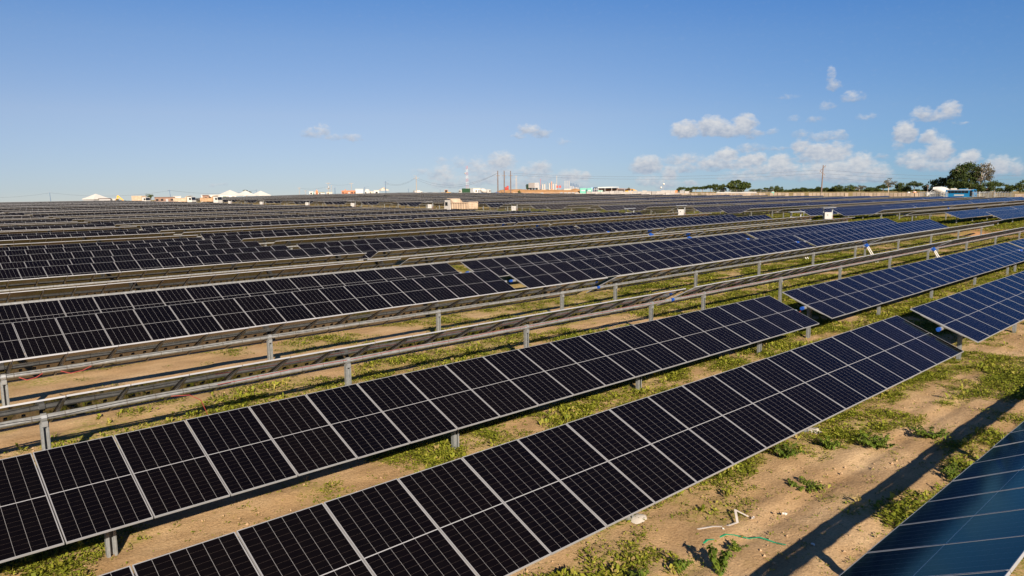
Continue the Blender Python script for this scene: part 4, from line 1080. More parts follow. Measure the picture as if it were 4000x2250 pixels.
o = place('white_van', 1634, 416, 'white van parked at the foot of the tall utility pole', 'van', None, .2); box_truck(o, 'white', 'white'); o.scale = (.62, .8, .72)
util_pole(1719, 740, 460, 'tiny dark pole left of the road roller', 'blue_steel', .12, ((.2, 1.3),))
o = place('road_roller', 1743, 392, 'yellow road roller with orange cab roof on the horizon', 'road roller', None, PI); road_roller(o)
o = place('box_truck', 1818, 380, 'dark green truck with white cab beside the white building', 'truck', None, PI-.7); box_truck(o, 'white', 'green')
building(1822, 1876, 735, 392, 8, 'white flat-roofed building behind the dark green truck', 'white', 'white', 5)
o = place('mixer_truck', 1892, 376, 'concrete mixer truck with pale drum left of the earth mound', 'mixer truck', None, .9); mixer_truck(o)
for k, (px0, px1, py, D, mt, lab) in enumerate([(1924, 1960, 750, 342, 'tarp', 'bright blue tarp over a heap at the foot of the poles'), (1868, 1918, 755, 338, 'tarp', 'flat blue sheet stretched left of the three tall poles')]):
    px = (px0+px1)/2; o = place('tarp_heap', px, D, lab, 'tarp'); w = (px1-px0)*mpp(px, D)/2; h = height(px, py, D)-o.location.z; mb = MB()
    n = 16; V = []; F = []
    for i in range(n+1):
        for j in range(7):
            u, v = i/n*2-1, j/6*2-1; V.append((u*w, v*2.2, max(0, h*(1-abs(u)**2.5)*(1-abs(v)**2.5)*rnd.uniform(.88, 1.05))-.05))
    for i in range(n):
        for j in range(6): F.append((i*7+j, (i+1)*7+j, (i+1)*7+j+1, i*7+j+1))
    mb.faces(V, F, 0, True); mb.build('sheet', M[mt], o)
poles3 = []
for px, nm in ((1945, 'left'), (1970, 'middle'), (1995, 'right')):
    lab = {'left': 'tall concrete pole in front of the mound, leftmost of three', 'middle': 'tall concrete pole in front of the mound, middle of three', 'right': 'tall concrete pole in front of the mound, rightmost of three'}[nm]
    util_pole(px, 667, 340, lab, 'dark_wood', .25, ((2.3, 1.9),), 'three tall concrete poles'); poles3.append(px)
# lattice mast, one part for each painted band
def mast(px, py_top, D, label, bands, w=1.3):
    o = place('lattice_mast', px, D, label, 'mast'); H = height(px, py_top, D)-o.location.z
    for k in range(bands):
        a, b_ = H*k/bands, H*(k+1)/bands; mb = MB(); wa = w*(1-.35*k/bands)/2
        for sx, sy in ((-1, -1), (1, -1), (1, 1), (-1, 1)): mb.bar((sx*wa, sy*wa, a), (sx*wa, sy*wa, b_), .11, .11)
        for q in range(2):
            za, zb = a+(b_-a)*q/2, a+(b_-a)*(q+1)/2
            for s in (-1, 1):
                mb.bar((-wa, s*wa, za), (wa, s*wa, zb), .06, .06); mb.bar((s*wa, wa, za), (s*wa, -wa, zb), .08, .08)
        mb.build('mast_band', M['white'] if k % 2 else M['red'], o)
    mb = MB(); mb.lathe([(.1, 0), (.5, .1), (.55, .25), (.1, .35)], 12, axis=Matrix.Rotation(PI/2, 3, 'X'), c=(-w*.8, 0, H*.74)); mb.build('dish', M['grey_wall'], o)
    return o
mast(1825, 648, 440, 'red and white lattice mast behind the white building', 9)
def lattice_pole(px, py_top, D, label, z):
    o = place('lattice_pole', px, D, label, 'pole', None, 0, z); H = height(px, py_top, D)-o.location.z; mb = MB()
    for s in (-1, 1): mb.bar((s*.32, 0, 0), (s*.22, 0, H), .14, .14)
    k = 0
    while k*.9 < H-.9: mb.bar((-.3, 0, k*.9), (.3, 0, k*.9+.45), .08, .08); mb.bar((.3, 0, k*.9+.45), (-.3, 0, k*.9+.9), .08, .08); k += 1
    mb.build('shaft', M['grey_pole'], o)
    mb = MB(); mb.box((0, 0, H), (1.3, .2, .2)); mb.box((-.1, 0, H-1.6), (1.0, .2, .2)); mb.build('crossarm', M['grey_pole'], o)
lattice_pole(2017, 688, 378, 'pale double-legged pole on the earth mound, right of the three poles', MZ-.2)
# site on the mound
o = place('box_truck', 2078, 372, 'truck with green cab and white box on the earth mound', 'truck', None, PI-.95, MZ-.1); box_truck(o, 'green', 'white')
def scaffold(px0, px1, py_top, D, z):
    px = (px0+px1)/2; o = place('scaffold', px, D, 'grey tube scaffold round unfinished concrete columns on the mound', 'scaffold', None, 0, z)
    w = (px1-px0)*mpp(px, D); H = height(px, py_top, D)-z; n = 9
    for i in range(n):
        for yy in (0, 2.2):
            mb = MB(); mb.tube([(-w/2+w*i/(n-1), yy, -.3), (-w/2+w*i/(n-1)+rnd.uniform(-.1, .1), yy, H*rnd.uniform(.82, 1.12))], .08, 6); mb.build('upright', M['galv_post'], o)
    for lv_ in (.22, .5, .78):
        for yy in (0, 2.2):
            mb = MB(); mb.tube([(-w/2, yy, H*lv_), (w/2*rnd.uniform(.7, 1), yy, H*lv_)], .07, 6); mb.build('ledger', M['galv_post'], o)
        mb = MB(); mb.box((w*rnd.uniform(-.2, .2), 1.1, H*lv_+.06), (w*.5, 1.6, .05)); mb.build('deck', M['crate'], o)
scaffold(2093, 2184, 712, 376, MZ-.1)
def column(px, py_top, D, label, mt='concrete', r=.24, cap=None, z=None, name='concrete_column', cat='column', group='columns on the mound'):
    o = place(name, px, D, label, cat, group, 0, z); H = height(px, py_top, D)-o.location.z
    mb = MB(); mb.box((0, 0, H/2-.2), (2*r, 2*r, H+.4)); mb.box((0, 0, .15), (3.2*r, 3.2*r, .5)); mb.build('shaft', M[mt], o)
    if cap:
        mb = MB(); mb.lathe([(.10, 0), (.24, .1), (.12, .3), (.24, .5), (.12, .7), (.24, .9), (.12, 1.1), (.2, 1.3), (.08, 1.6)], 10, c=(0, 0, H)); mb.build('insulator', M[cap], o)
for px, top, lab in ((2104, 716, 'leftmost pale column inside the scaffold'), (2120, 720, 'second pale column inside the scaffold'), (2128, 719, 'third pale column inside the scaffold, thickest'), (2147, 716, 'pale column left of the red crane post'), (2162, 718, 'wide pale column right of the red crane post'), (2172, 719, 'rightmost pale column inside the scaffold')):
    column(px, top, 375, lab, z=MZ-.1)
column(2155, 709, 374, 'orange-red upright post in the middle of the scaffold', 'orange', .18, z=MZ-.1, name='marker_post', cat='post')
column(2111, 699, 380, 'thin pinkish post rising above the left part of the scaffold', 'red', .09, z=MZ-.1, name='marker_post', cat='post')
column(2175, 687, 380, 'thin pale post rising highest above the scaffold', 'grey_pole', .14, z=MZ-.1, name='tall_post', cat='post')
for px, top, lab in ((2207, 706, 'leftmost of three slim pale columns right of the scaffold'), (2215, 706, 'middle of three slim pale columns right of the scaffold'), (2223, 706, 'rightmost of three slim pale columns right of the scaffold')):
    column(px, top, 372, lab, z=MZ-.1, r=.12)
for px, top, lab in ((2229, 727, 'first blue-topped post right of the slim columns, tall'), (2234, 727, 'second blue-topped post right of the slim columns, tall'), (2240, 728, 'third blue-topped post right of the slim columns, tall'),
        (2246, 732, 'first short blue-topped post beside the earth peak'), (2252, 731, 'second short blue-topped post beside the earth peak'), (2258, 732, 'third short blue-topped post beside the earth peak')):
    column(px, top, 372, lab, 'concrete', .13, 'blue_steel', MZ-.1, 'insulator_post', 'post', 'blue-topped posts on the mound')
o = place('foundation_slab', 2217, 368, 'low white slab at the foot of the slim columns', 'slab', None, 0, MZ-.1); mb = MB(); mb.box((0, 0, .1), (3.6, 2, .5)); mb.box((0, 0, .42), (3.2, 1.6, .16)); mb.build('slab', M['concrete'], o)
for px, h, lab in ((1976, 1.5, 'short red barrel left on the mound'), (1983, 2.1, 'taller red barrel on the mound')):
    o = place('red_barrel', px, 366, lab, 'barrel', None, 0, height(px, 743, 366)); mb = MB(); mb.lathe([(.5, 0), (.52, .05), (.52, h*.5), (.55, h*.52), (.52, h*.54), (.52, h), (.3, h+.05)], 14); mb.build('shell', M['red'], o)
for px in (2188, 2177):
    o = place('red_sign_board', px, 370, 'small red safety board at the scaffold\'s right end, '+('right one' if px == 2188 else 'left one'), 'board', None, 0, MZ-.1); mb = MB(); mb.box((0, 0, 1.5), (1.0, .08, 1.2)); mb.build('board', M['red'], o); mb = MB(); mb.box((-.4, .05, .6), (.08, .08, 1.8)); mb.box((.4, .05, .6), (.08, .08, 1.8)); mb.build('support', M['galv'], o)
# people at the foot of the mound
def person(px, D, label, turn, shirt):
    o = place('person', px, D, label, 'person', 'workers by the mound', turn); h = 1.72
    sk = [(0, 0, .92), (0, 0, 1.2), (0, 0, 1.42), (0, 0, 1.52), (0, 0, 1.63), (.1, 0, .88), (.12, .02, .48), (.12, 0, .05), (-.1, 0, .88), (-.12, -.02, .48), (-.12, 0, .05), (.2, 0, 1.38), (.26, 0, 1.1), (.25, -.08, .86), (-.2, 0, 1.38), (-.26, 0, 1.1), (-.25, -.08, .86), (.12, -.14, .03), (-.12, -.14, .03)]
    ed = [(0, 1), (1, 2), (2, 3), (3, 4), (0, 5), (5, 6), (6, 7), (0, 8), (8, 9), (9, 10), (2, 11), (11, 12), (12, 13), (2, 14), (14, 15), (15, 16), (7, 17), (10, 18)]
    rad = [.14, .14, .16, .06, .11, .09, .065, .045, .09, .065, .045, .07, .05, .04, .07, .05, .04, .04, .04]
    me = bpy.data.meshes.new('body'); me.from_pydata(sk, ed, []); b = link('body', me, o)
    sm = b.modifiers.new('skin', 'SKIN'); b.modifiers.new('smooth', 'SUBSURF').levels = 1
    if not me.skin_vertices: me.skin_vertices.new()
    for v, r in zip(me.skin_vertices[0].data, rad): v.radius = (r, r)
    me.skin_vertices[0].data[0].use_root = True
    me.materials.append(M[shirt])
    mb = MB(); mb.lathe([(.125, 0), (.12, .06), (.08, .12), (.02, .14)], 12, c=(0, 0, 1.66)); mb.build('helmet', M['white'], o)
for k, (px, dd) in enumerate(((2004, 0), (2008, 1.2), (2013, -.6), (2017, .8), (2022, 0))):
    person(px, 338+dd, ['person in dark work clothes at the left end of the group below the mound', 'second person from the left in the group below the mound', 'middle person in the group below the mound', 'person right of the middle in the group below the mound', 'person at the right end of the group beside a green bush'][k], rnd.uniform(-1, 1), ['cloth', 'white', 'cloth', 'cloth', 'red'][k])
tree(2030, 747, 2023, 2036, 338, 'green bush at the foot of the mound beside the workers', 'bush', None, 14)
o = place('kiosk', 2117, 322, 'small white cabinet alone in front of the earth mound', 'cabinet'); mb = MB(); mb.box((0, 0, .9), (1.15, .9, 1.5)); mb.build('body', M['white'], o); mb = MB(); mb.box((0, 0, 1.7), (1.3, 1.05, .1)); mb.build('roof', M['white'], o); mb = MB(); mb.box((.1, -.46, .9), (.5, .03, 1.2)); mb.build('door', M['grey_wall'], o)
def fence(px0, px1, py_top, D, label):
    px = (px0+px1)/2; o = place('site_fence', px, D, label, 'fence'); w = (px1-px0)*mpp(px, D); h = height(px, py_top, D)-o.location.z; n = int(w/2.6)
    for i in range(n+1):
        mb = MB(); mb.box((-w/2+w*i/n, 0, h/2-.2), (.10, .10, h+.4)); mb.build('post', M['grey_pole'], o)
    mb = MB()
    for q in (.25, .6, .97): mb.bar((-w/2, -.07, h*q), (w/2, -.07, h*q), .05, .05)
    mb.build('rail', M['galv'], o)
fence(2036, 2192, 752.5, 326, 'thin grey post fence below the earth mound')
fence(2700, 3010, 742, 352, 'post fence in front of the trees beyond the crates')
# containers, tank, sheds to the right of the mound
def container(px0, px1, py_top, D, label, mt):
    px = (px0+px1)/2; o = place('shipping_container', px, D, label, 'container', None, .05); w = (px1-px0)*mpp(px, D); h = height(px, py_top, D)-o.location.z
    mb = MB(); mb.box((0, 1.2, h/2), (w, 2.4, h)); n = int(w/.45)
    for i in range(n): mb.box((-w/2+w*(i+.5)/n, -.03, h/2), (w/n*.5, .07, h*.86))
    mb.build('body', M[mt], o)
    mb = MB(); mb.box((w/2+.03, 1.2, h/2), (.06, 2.1, h*.9)); mb.build('door', M['white'], o)
    mb = MB(); mb.box((0, -.075, h*.66), (w*.55, .02, h*.14)); mb.build('stripe', M['white'], o)
container(2266, 2291, 735, 356, 'long teal shipping container right of the earth peak', 'teal')
container(2294, 2312, 735, 354, 'short teal shipping container beside the dark tanks', 'teal')
for px0, px1, lab in ((2318, 2327, 'left dark round tank beside the teal container'), (2326, 2335, 'right dark round tank beside the white canopy')):
    px = (px0+px1)/2; o = place('storage_tank', px, 352, lab, 'tank'); r = (px1-px0)*mpp(px, 352)/2; h = height(px, 731.5, 352)-o.location.z
    mb = MB(); mb.lathe([(r, 0), (r, h*.9), (r*.7, h*.98), (.1, h)], 18); mb.build('shell', M['car_dark'], o)
    mb = MB(); mb.lathe([(r+.04, h*.3), (r+.06, h*.33), (r+.04, h*.36)], 18); mb.lathe([(r+.04, h*.7), (r+.06, h*.73), (r+.04, h*.76)], 18); mb.build('hoop', M['grey_wall'], o)
o = place('sign_board', 2313, 358, 'blue and white sign board above the teal container', 'sign'); h = height(2313, 731, 358)-o.location.z
mb = MB(); mb.box((0, 0, h-.4), (1.1, .08, .75)); mb.build('board', M['bus_blue'], o); mb = MB(); mb.box((-.05, -.05, h-.4), (.7, .03, .4)); mb.build('emblem_panel', M['white'], o); mb = MB(); mb.box((0, .1, (h-.5)/2), (.12, .12, h-.5)); mb.build('support', M['galv'], o)
def canopy_shed(px0, px1, py_top, D, label, roof, depth=8, slope=.5, items=True):
    px = (px0+px1)/2; o = place('open_shed', px, D, label, 'shed'); w = (px1-px0)*mpp(px, D); h = height(px, py_top, D)-o.location.z
    mb = MB(); mb.prism([(-w/2, h-slope), (w/2, h-slope*.3), (w/2, h-slope*.3+.15), (w*.1, h+.1), (-w/2, h-slope+.5)], -.2, depth); mb.build('roof', M[roof], o)
    n = max(2, int(w/3.2))
    for i in range(n+1):
        for yy in (.1, depth-.3):
            mb = MB(); mb.box((-w/2+.2+(w-.4)*i/n, yy, (h-slope)/2), (.18, .18, h-slope)); mb.build('post', M['white'], o)
    mb = MB(); mb.box((0, depth-.2, (h-slope)/2), (w*.97, .1, h-slope-.1)); mb.build('rear_wall', M['brown'], o)
canopy_shed(2336, 2417, 730.5, 352, 'white-roofed open shed right of the dark tanks', 'white')
canopy_shed(2410, 2470, 738, 350, 'brown low open shed right of the white-roofed one', 'brown', 6, .2)
for px, mt, lab in ((2340, 'teal', 'green portable cabinet under the left edge of the white shed'), (2350, 'teal', 'teal cabinet second under the white shed')):
    o = place('site_cabinet', px, 347, lab, 'cabinet'); mb = MB(); mb.box((0, 0, 1.1), (1.2, 1.2, 2.2)); mb.build('body', M[mt], o); mb = MB(); mb.box((0, -.61, 1.0), (.7, .03, 1.7)); mb.build('door', M['white'], o); mb = MB(); mb.prism([(-.65, 2.2), (.65, 2.2), (.45, 2.4), (-.45, 2.4)], -.6, .6); mb.build('roof', M['white'], o)
o = place('earth_heap', 2300, 350, 'dark red earth heap below the teal containers', 'heap'); mb = MB(); mb.lathe([(2.4, 0), (1.9, .5), (1.2, .85), (.5, 1.05), (.05, 1.1)], 14); mb.build('soil', M['dark_roof'], o)
o = place('excavator', 2462, 345, 'yellow digger at the right end of the brown shed', 'excavator'); excavator(o, 2.6)
tree(2458, 731, 2449, 2469, 380, 'dark rounded treetop behind the brown shed', 'round', None, 16)
def skip(px0, px1, py, D, label):
    px = (px0+px1)/2; o = place('skip_container', px, D, label, 'skip'); w = (px1-px0)*mpp(px, D); h = height(px, py, D)-o.location.z
    mb = MB(); mb.prism([(-w/2+.25, h-1.5), (w/2-.25, h-1.5), (w/2, h), (-w/2, h)], -1, 1); mb.build('bin', M['orange'], o)
    mb = MB(); mb.box((0, 0, (h-1.5)/2), (w*.7, 1.8, max(.1, h-1.5))); mb.build('stand', M['crate'], o)
skip(2632, 2647, 744, 336, 'bright orange skip standing on the pallets left of the trees')
for px, top, lab in ((2591, 698, 'taller thin mast with a small dish above the pallets'), (2581, 731, 'short thin mast above the pallets')):
    o = place('antenna_mast', px, 440, lab, 'mast'); H = height(px, top, 440)-o.location.z; mb = MB(); mb.tube([(0, 0, 0), (0, 0, H)], .10, 6, r2=.05); mb.build('shaft', M['galv'], o); mb = MB(); mb.lathe([(.05, 0), (.55, .15), (.6, .3), (.1, .35)], 12, axis=Matrix.Rotation(PI/2, 3, 'X'), c=(.2, -.2, H*(.62 if top < 720 else .93))); mb.build('dish', M['white'], o)

# crates of modules and wrapped pallets
def crate(px, D, label, group, grey=False, h=1.25, w=1.18, name='module_crate'):
    o = place(name, px, D, label, 'crate' if not grey else 'pallet', group, rnd.uniform(-.06, .06))
    mb = MB(); mb.box((0, 0, .16+(h-.16)/2), (w, 2.2, h-.16)); mb.build('box', M['pallet_grey' if grey else 'crate'], o)
    mb = MB(); mb.box((0, 0, h+.035), (w+.05, 2.25, .07)); mb.build('cover', M['crate_top'], o)
    mb = MB(); mb.box((0, -.95, .08), (w, .14, .16)); mb.box((0, 0, .08), (w, .14, .16)); mb.box((0, .95, .08), (w, .14, .16)); mb.build('pallet_base', M['brown'], o)
def crate_rows():
    px = 2662.0
    while px < 3606:
        D = 306-.012*(px-2662)
        if rnd.random() > .04: crate(px, D, 'brown module crate in the long crate row before the trees', 'module crates in a row', h=rnd.choice((1.3, 1.3, 1.38)))
        px += 1.5/mpp(px, D)
    px = 2194.0
    while px < 2262:
        crate(px, 312, 'pale upright rack in the row right of the mound', 'pale racks right of the mound', True, 2.0, 1.3, 'pallet_rack'); px += 1.6/mpp(px, 312)
    for D, h, a, b in ((318, 1.5, 2266, 2660), (334, 2.0, 2300, 2690)):
        px = float(a)
        while px < b:
            if rnd.random() > .08: crate(px, D, 'grey wrapped pallet in the broad pallet yard right of the mound', 'grey wrapped pallets', True, h*rnd.uniform(.85, 1.1), 1.9, 'wrapped_pallet')
            px += 2.1/mpp(px, D)
    px = 2285.0
    while px < 2520:
        if rnd.random() > .35: crate(px, 306, 'tan crate standing before the grey wrapped pallets', 'tan crates before the pallets', False, 1.1)
        px += 2.2/mpp(px, 306)
    for k, px in enumerate((3975, 3986, 3997)): crate(px, 262, 'big tan crate at the right edge of the picture beyond the trackers', 'tan crates at the right edge', False, 1.6, 1.3)
crate_rows()
for px0, px1, lab in ((2800, 2875, 'long pale sheet roll lying in front of the large round tree, left'), (2876, 2955, 'long pale sheet roll lying in front of the large round tree, right')):
    px = (px0+px1)/2; D = 326; o = place('pallet_stack', px, D, lab, 'stack'); w = (px1-px0)*mpp(px, D); h = height(px, 753, D)-o.location.z
    mb = MB(); mb.box((0, 0, h/2), (w, 2, h)); mb.build('stack', M['pallet_grey'], o); mb = MB(); mb.prism([(-w/2, h), (w/2, h), (w/2-.3, h+.25), (-w/2+.3, h+.25)], -1.1, 1.1); mb.build('cover', M['white'], o)
# galvanised frame stacks by the bus
def steel_stack(px, D, w, label):
    o = place('steel_stack', px, D, label, 'steel stack', 'stacks of steel profiles by the bus', rnd.uniform(-.3, .3))
    for k in range(5):
        mb = MB()
        for q in range(4): mb.bar((-w/2+rnd.uniform(-.2, .2), -.8+q*.5, .2+k*.42), (w/2+rnd.uniform(-.2, .2), -.8+q*.5, .2+k*.42), .14, .16)
        mb.build('beam_layer', M['galv_post'], o)
        mb = MB()
        for q in range(3): mb.bar((-w/2+w*(q+.2)/3, -1.0, .3+k*.42), (-w/2+w*(q+.8)/3, -1.0, .62+k*.42), .09, .09)
        mb.build('lacing', M['galv'], o)
for k, px in enumerate((3612, 3630, 3648, 3668, 3688, 3816, 3836, 3856, 3876, 3898, 3920, 3942)):
    steel_stack(px, 276-.02*(px-3612), 2.2, 'grey stack of galvanised steel profiles '+('left of' if px < 3700 else 'right of')+' the blue bus')
for px, top, D, mt, lab in ((3020, 748, 330, 'teal', 'teal portable toilet with white roof above the crates'),):
    o = place('portable_toilet', px, D, lab, 'toilet'); h = height(px, top, D)-o.location.z
    mb = MB(); mb.box((0, 0, h/2-.1), (1.15, 1.15, h-.2)); mb.build('body', M[mt], o); mb = MB(); mb.prism([(-.62, h-.2), (.62, h-.2), (.4, h), (-.4, h)], -.62, .62); mb.build('roof', M['white'], o); mb = MB(); mb.box((0, -.585, h/2-.1), (.7, .03, h*.75)); mb.build('door', M['teal'], o)
for px0, px1, top, mt, lab in ((3567, 3580, 747, 'orange', 'orange round water tank above the crates'), (3545, 3556, 749, 'white', 'white round water tank left of the orange tank')):
    px = (px0+px1)/2; o = place('water_tank', px, 296, lab, 'tank'); r = (px1-px0)*mpp(px, 296)/2; h = height(px, top, 296)-o.location.z
    mb = MB(); mb.lathe([(r, 0), (r*1.03, h*.4), (r, h*.85), (r*.95, h*.9)], 18); mb.build('shell', M[mt], o); mb = MB(); mb.lathe([(r*.95, h*.9), (r*.8, h*.97), (.2, h)], 18); mb.build('lid', M['white'], o)
tent(3634, 749, 757, 3616, 3652, 300, 'low white tent left of the mixer truck on the right', turn=.2, group=None)
o = place('mixer_truck', 3690, 292, 'concrete mixer truck with cream drum behind the blue bus', 'mixer truck', None, .15); mixer_truck(o)
o = place('bus', 3756, 280, 'blue and white bus parked beyond the trackers, right', 'bus', None, R(-22)); bus(o); o.scale = (.82, .9, .9)
util_pole(3624, 724, 340, 'short bare wooden pole in front of the dark trees', 'dark_wood', .12, ((.3, .8),))
util_pole(3209, 645, 345, 'tall leaning wooden pole with slanted crossarms above the crates', 'dark_wood', .24, (), 'tall poles', .022, braced=True)

# trees, left to right
TR = [(px, rnd.uniform(738, 745), px-rnd.uniform(13, 20), px+rnd.uniform(13, 20), 446, 'bush', 'low bush filling the tree line between the taller trees') for px in range(2990, 3620, 27)]+[
      (2658, 731, 2640, 2678, 440, 'round', 'small tree at the left end of the tree line'), (2690, 733, 2676, 2704, 445, 'round', 'pale olive bush right of the leftmost tree'), (2718, 728, 2700, 2735, 442, 'umbrella', 'flat-topped olive tree, third from the left end'),
      (2745, 727, 2731, 2762, 440, 'umbrella', 'umbrella tree left of the tall open tree'), (2775, 721, 2760, 2790, 438, 'umbrella', 'thin open tree left of the two upright green trees'), (2796, 715, 2782, 2812, 436, 'round', 'upright dark green tree, left of a pair'),
      (2822, 718, 2806, 2838, 436, 'round', 'upright dark green tree, right of a pair'), (2887, 707, 2842, 2932, 430, 'round', 'large dome-shaped dark green tree'), (2946, 740, 2932, 2958, 440, 'umbrella', 'small sparse tree right of the dome-shaped tree'),
      (2966, 740, 2955, 2978, 438, 'round', 'little round tree beside a gap in the tree line'), (2996, 733, 2981, 3012, 436, 'round', 'dark tree just right of the gap in the tree line'), (3034, 726, 3012, 3058, 434, 'round', 'dark tree behind the teal portable toilet'),
      (3082, 741, 3066, 3098, 438, 'bush', 'low hedge-like tree between two darker round trees'), (3108, 735, 3096, 3122, 436, 'round', 'round dark tree left of the tall leaning pole'), (3140, 733, 3119, 3160, 436, 'round', 'wide dark tree left of the tall leaning pole'),
      (3168, 738, 3156, 3180, 440, 'umbrella', 'small olive tree close left of the tall pole'), (3192, 731, 3182, 3208, 438, 'round', 'tree directly behind the tall leaning pole'), (3224, 735, 3214, 3236, 438, 'tall', 'slim spindly tree right of the tall leaning pole'),
      (3242, 742, 3230, 3256, 436, 'bush', 'low green bush right of the spindly tree'), (3258, 730, 3246, 3272, 434, 'round', 'dark round tree left of the twin domes'), (3284, 722, 3262, 3302, 430, 'round', 'left of the twin dome trees'),
      (3320, 723, 3300, 3342, 430, 'round', 'right of the twin dome trees'), (3358, 724, 3336, 3382, 432, 'bare', 'grey leafless spreading tree among green ones'), (3405, 731, 3378, 3434, 430, 'round', 'wide dark tree right of the grey leafless tree'),
      (3450, 722, 3426, 3466, 420, 'umbrella', 'olive tree left of the pale-trunked open tree'), (3471, 698, 3452, 3500, 400, 'bare', 'open tree with a pale forked trunk'), (3512, 713, 3494, 3534, 402, 'round', 'dark tree right of the pale forked trunk'),
      (3570, 709, 3538, 3602, 392, 'umbrella', 'wide umbrella tree above the orange tank'), (3545, 728, 3522, 3562, 396, 'bush', 'low bush under the umbrella tree'),
      (3640, 715, 3606, 3672, 380, 'round', 'dark bushy tree behind the low white tent'), (3680, 694, 3640, 3720, 372, 'tall', 'broad flat tree left of the tallest tree'), (3665, 728, 3640, 3700, 366, 'bush', 'dark undergrowth behind the mixer drum'),
      (3722, 668, 3700, 3752, 366, 'round', 'dark dense left side tree of the tallest clump'), (3776, 638, 3722, 3818, 362, 'tall', 'tallest tree with pale trunks and open crown'), (3828, 638, 3800, 3874, 360, 'bare', 'tall half-bare tree right of the tallest one'),
      (3762, 700, 3716, 3804, 359, 'round', 'dense dark tree standing behind the roof of the bus'), (3832, 712, 3796, 3872, 357, 'round', 'dense dark tree below the half-bare tall tree'),
      (3790, 700, 3770, 3820, 356, 'bush', 'bright green bush under the tallest tree'), (3738, 710, 3704, 3770, 358, 'bush', 'dark green bush behind the bus'), (3846, 712, 3818, 3880, 354, 'round', 'rounded tree below the half-bare tall tree'),
      (3886, 706, 3858, 3912, 358, 'umbrella', 'drooping tree right of the half-bare tall tree'), (3906, 735, 3884, 3930, 360, 'bush', 'low bush right of the drooping tree'), (3942, 720, 3926, 3962, 372, 'round', 'small dark tree in the last gap on the right'), (3984, 703, 3962, 4020, 356, 'round', 'large dark tree cut by the right edge'),
      (4040, 700, 4005, 4080, 360, 'round', 'tree outside the right edge')]
for px, top, a, b, D, k, lab in TR[:-1]:
    big = top < 700
    tree(px, top, a, b, D, lab, k, group='low bushes in the tree line' if lab.startswith('low bush filling') else 'trees beyond the field', trunk='pale_trunk' if (k in ('bare', 'tall') or big) else 'trunk', crown='dry' if k == 'bare' else 'green', tint=rnd.uniform(.32, .58), base_frac=None if k != 'tall' else .42)

# power lines
def span(A, B, sag, label): wire(ptop(*A), ptop(*B), sag, label)
for k, dy in enumerate((0, 14, 30)):
    n_ = ('top', 'middle', 'lowest')[k]
    span((3209, 663+dy, 345), (4150, 676+dy*1.02, 420), 2.0, n_+' power line from the tall leaning pole to the right edge')
    if k != 2: span((2000, 677+dy*.5, 340), (3209, 663+dy, 345), 2.2, n_+' power line between the three concrete poles and the leaning pole')
for k in (0, 1): span((1633-13*k, 697, 405), (1943, 677, 340), 4.5+k, ('upper', 'lower')[k]+' sagging line from the utility pole to the concrete poles')
for k in (0, 1): span((1506, 713+k*4, 414), (1623, 694+k*3, 405), 2.2, ('upper', 'lower')[k]+' sagging line between the blue lamp post and the utility pole')
span((-120, 770, 420), (195, 753, 400), 1.0, 'power line left of the leftmost pole'); span((195, 753, 400), (667, 744, 372), 2.0, 'power line above the lone white tent'); span((667, 744, 372), (1001, 743, 420), 1.6, 'power line above the dump trucks')
span((1169, 735, 450), (1282, 728, 440), 1.0, 'faint line left of the transformer pole'); span((1282, 717, 440), (1373, 717, 445), 1.0, 'faint line right of the transformer pole')

# ------------------------------------------------------------------ the dirt road: truck, inverter cabinets, dust
o = tag(empty('dump_truck', (94.6, 118.2, G(94.6, 118.2)), PI/2), 'white-cabbed tan dump truck raising dust on the road in mid picture', 'dump truck'); dump_truck(o, 'white', 'dust_pale')
def cabinet(x, y, label, group='white cabinets along the road'):
    o = tag(empty('inverter_cabinet', (x, y, G(x, y)), R(-52)), label, 'cabinet', group)
    mb = MB(); mb.box((0, 0, .95), (.92, .7, .92)); mb.build('box', M['cabinet'], o)
    mb = MB(); mb.box((-.1, -.36, 1.05), (.14, .04, .1)); mb.build('handle', M['black_plastic'], o)
    mb = MB(); mb.prism([(-.8, 1.98), (.9, 2.06), (.9, 2.10), (-.8, 2.02)], -.85, .6); mb.build('sun_roof', M['galv'], o)
    for xx, yy in ((-.5, .3), (.62, .2)):
        mb = MB(); mb.box((xx, yy, .95), (.13, .11, 2.2)); mb.build('post', M['galv_post'], o)
    mb = MB(); mb.tube([(.62, -.05, .9), (.72, -.08, .45), (.7, -.1, 0)], .03, 6); mb.build('cable', M['red_cable'], o)
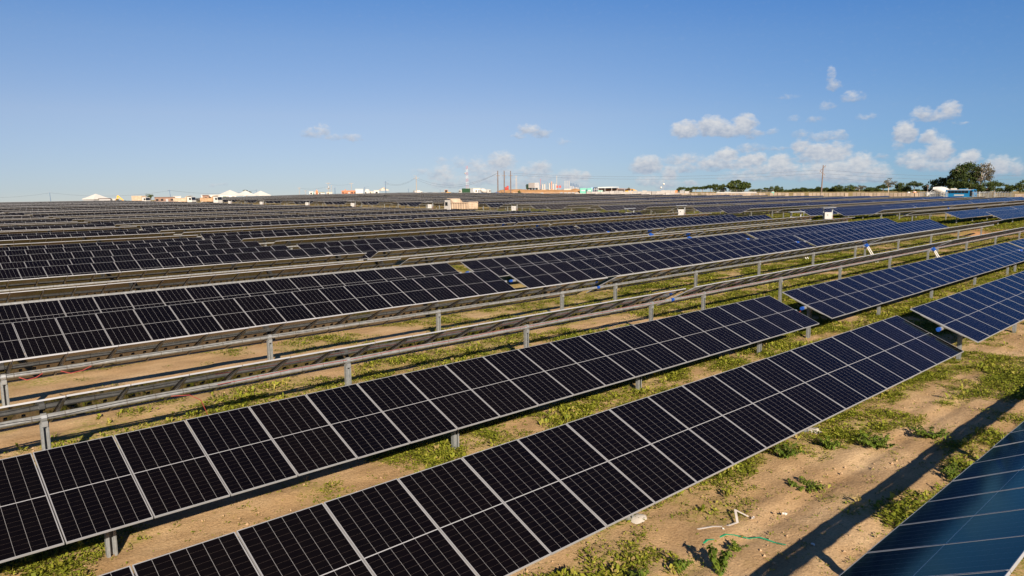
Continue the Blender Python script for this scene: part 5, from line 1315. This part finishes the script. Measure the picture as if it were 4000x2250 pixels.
for x, y, lab in ((101.6, 45.3, 'nearest white cabinet under a small tilted roof, across the road on the right'), (101.6, 69.4, 'white cabinet across the road, second from the right'), (86.9, 42.7, 'low cabinet roof peeping over the brown tracker end on the right'), (87.2, 68.6, 'small cabinet roof at the near side of the road, in mid picture'),
        (102, 109.8, 'cabinet roof just right of the dusty truck'), (102, 138.4, 'cabinet roof in the grass left of the dusty truck'), (102, 172.8, 'white cabinet in the grass left of the dusty truck, upper'), (102, 198.3, 'white cabinet across the road, third from the left'), (102, 229.3, 'white cabinet across the road, second from the left'), (102, 255, 'white cabinet near the dump truck by the three tents, leftmost')):
    cabinet(x, y, lab)
def dust():
    # thin dust trailing from the truck down the road
    mb = MB(); V = []; F = []; n, k = 26, 14
    for i in range(n+1):
        t = i/n; y = 112-60*t; r = (SIN(PI*min(1, t*1.02))**.55)
        cx = 95+12*t; w = 9+13*t; h = (3.2+1.0*SIN(t*7))*r+.05
        for j in range(k):
            a = PI*j/(k-1); V.append((cx+w*r*COS(a)*(1+.08*SIN(a*5+i)), y+.8*SIN(a*3+i*1.3), G(cx, y)+.05+h*SIN(a)*(1+.12*SIN(i*1.7+a*4))))
    for i in range(n):
        for j in range(k-1): F.append((i*k+j, i*k+j+1, (i+1)*k+j+1, (i+1)*k+j))
        F.append((i*k+k-1, i*k, (i+1)*k, (i+1)*k+k-1))
    F.append(tuple(range(k))); F.append(tuple(range(n*k+k-1, n*k-1, -1)))
    mb.faces(V, F)
    mt = bpy.data.materials.new('dust'); mt.use_nodes = True; nt = mt.node_tree; nt.nodes.clear()
    vs = nt.nodes.new('ShaderNodeVolumePrincipled'); vs.inputs['Color'].default_value = (.85, .68, .48, 1); vs.inputs['Density'].default_value = .009; vs.inputs['Anisotropy'].default_value = .3
    ou = nt.nodes.new('ShaderNodeOutputMaterial'); nt.links.new(vs.outputs[0], ou.inputs['Volume'])
    tag(mb.build('dust_cloud', mt), 'thin tan dust hanging over the road behind the truck', 'dust', kind='stuff')
dust()
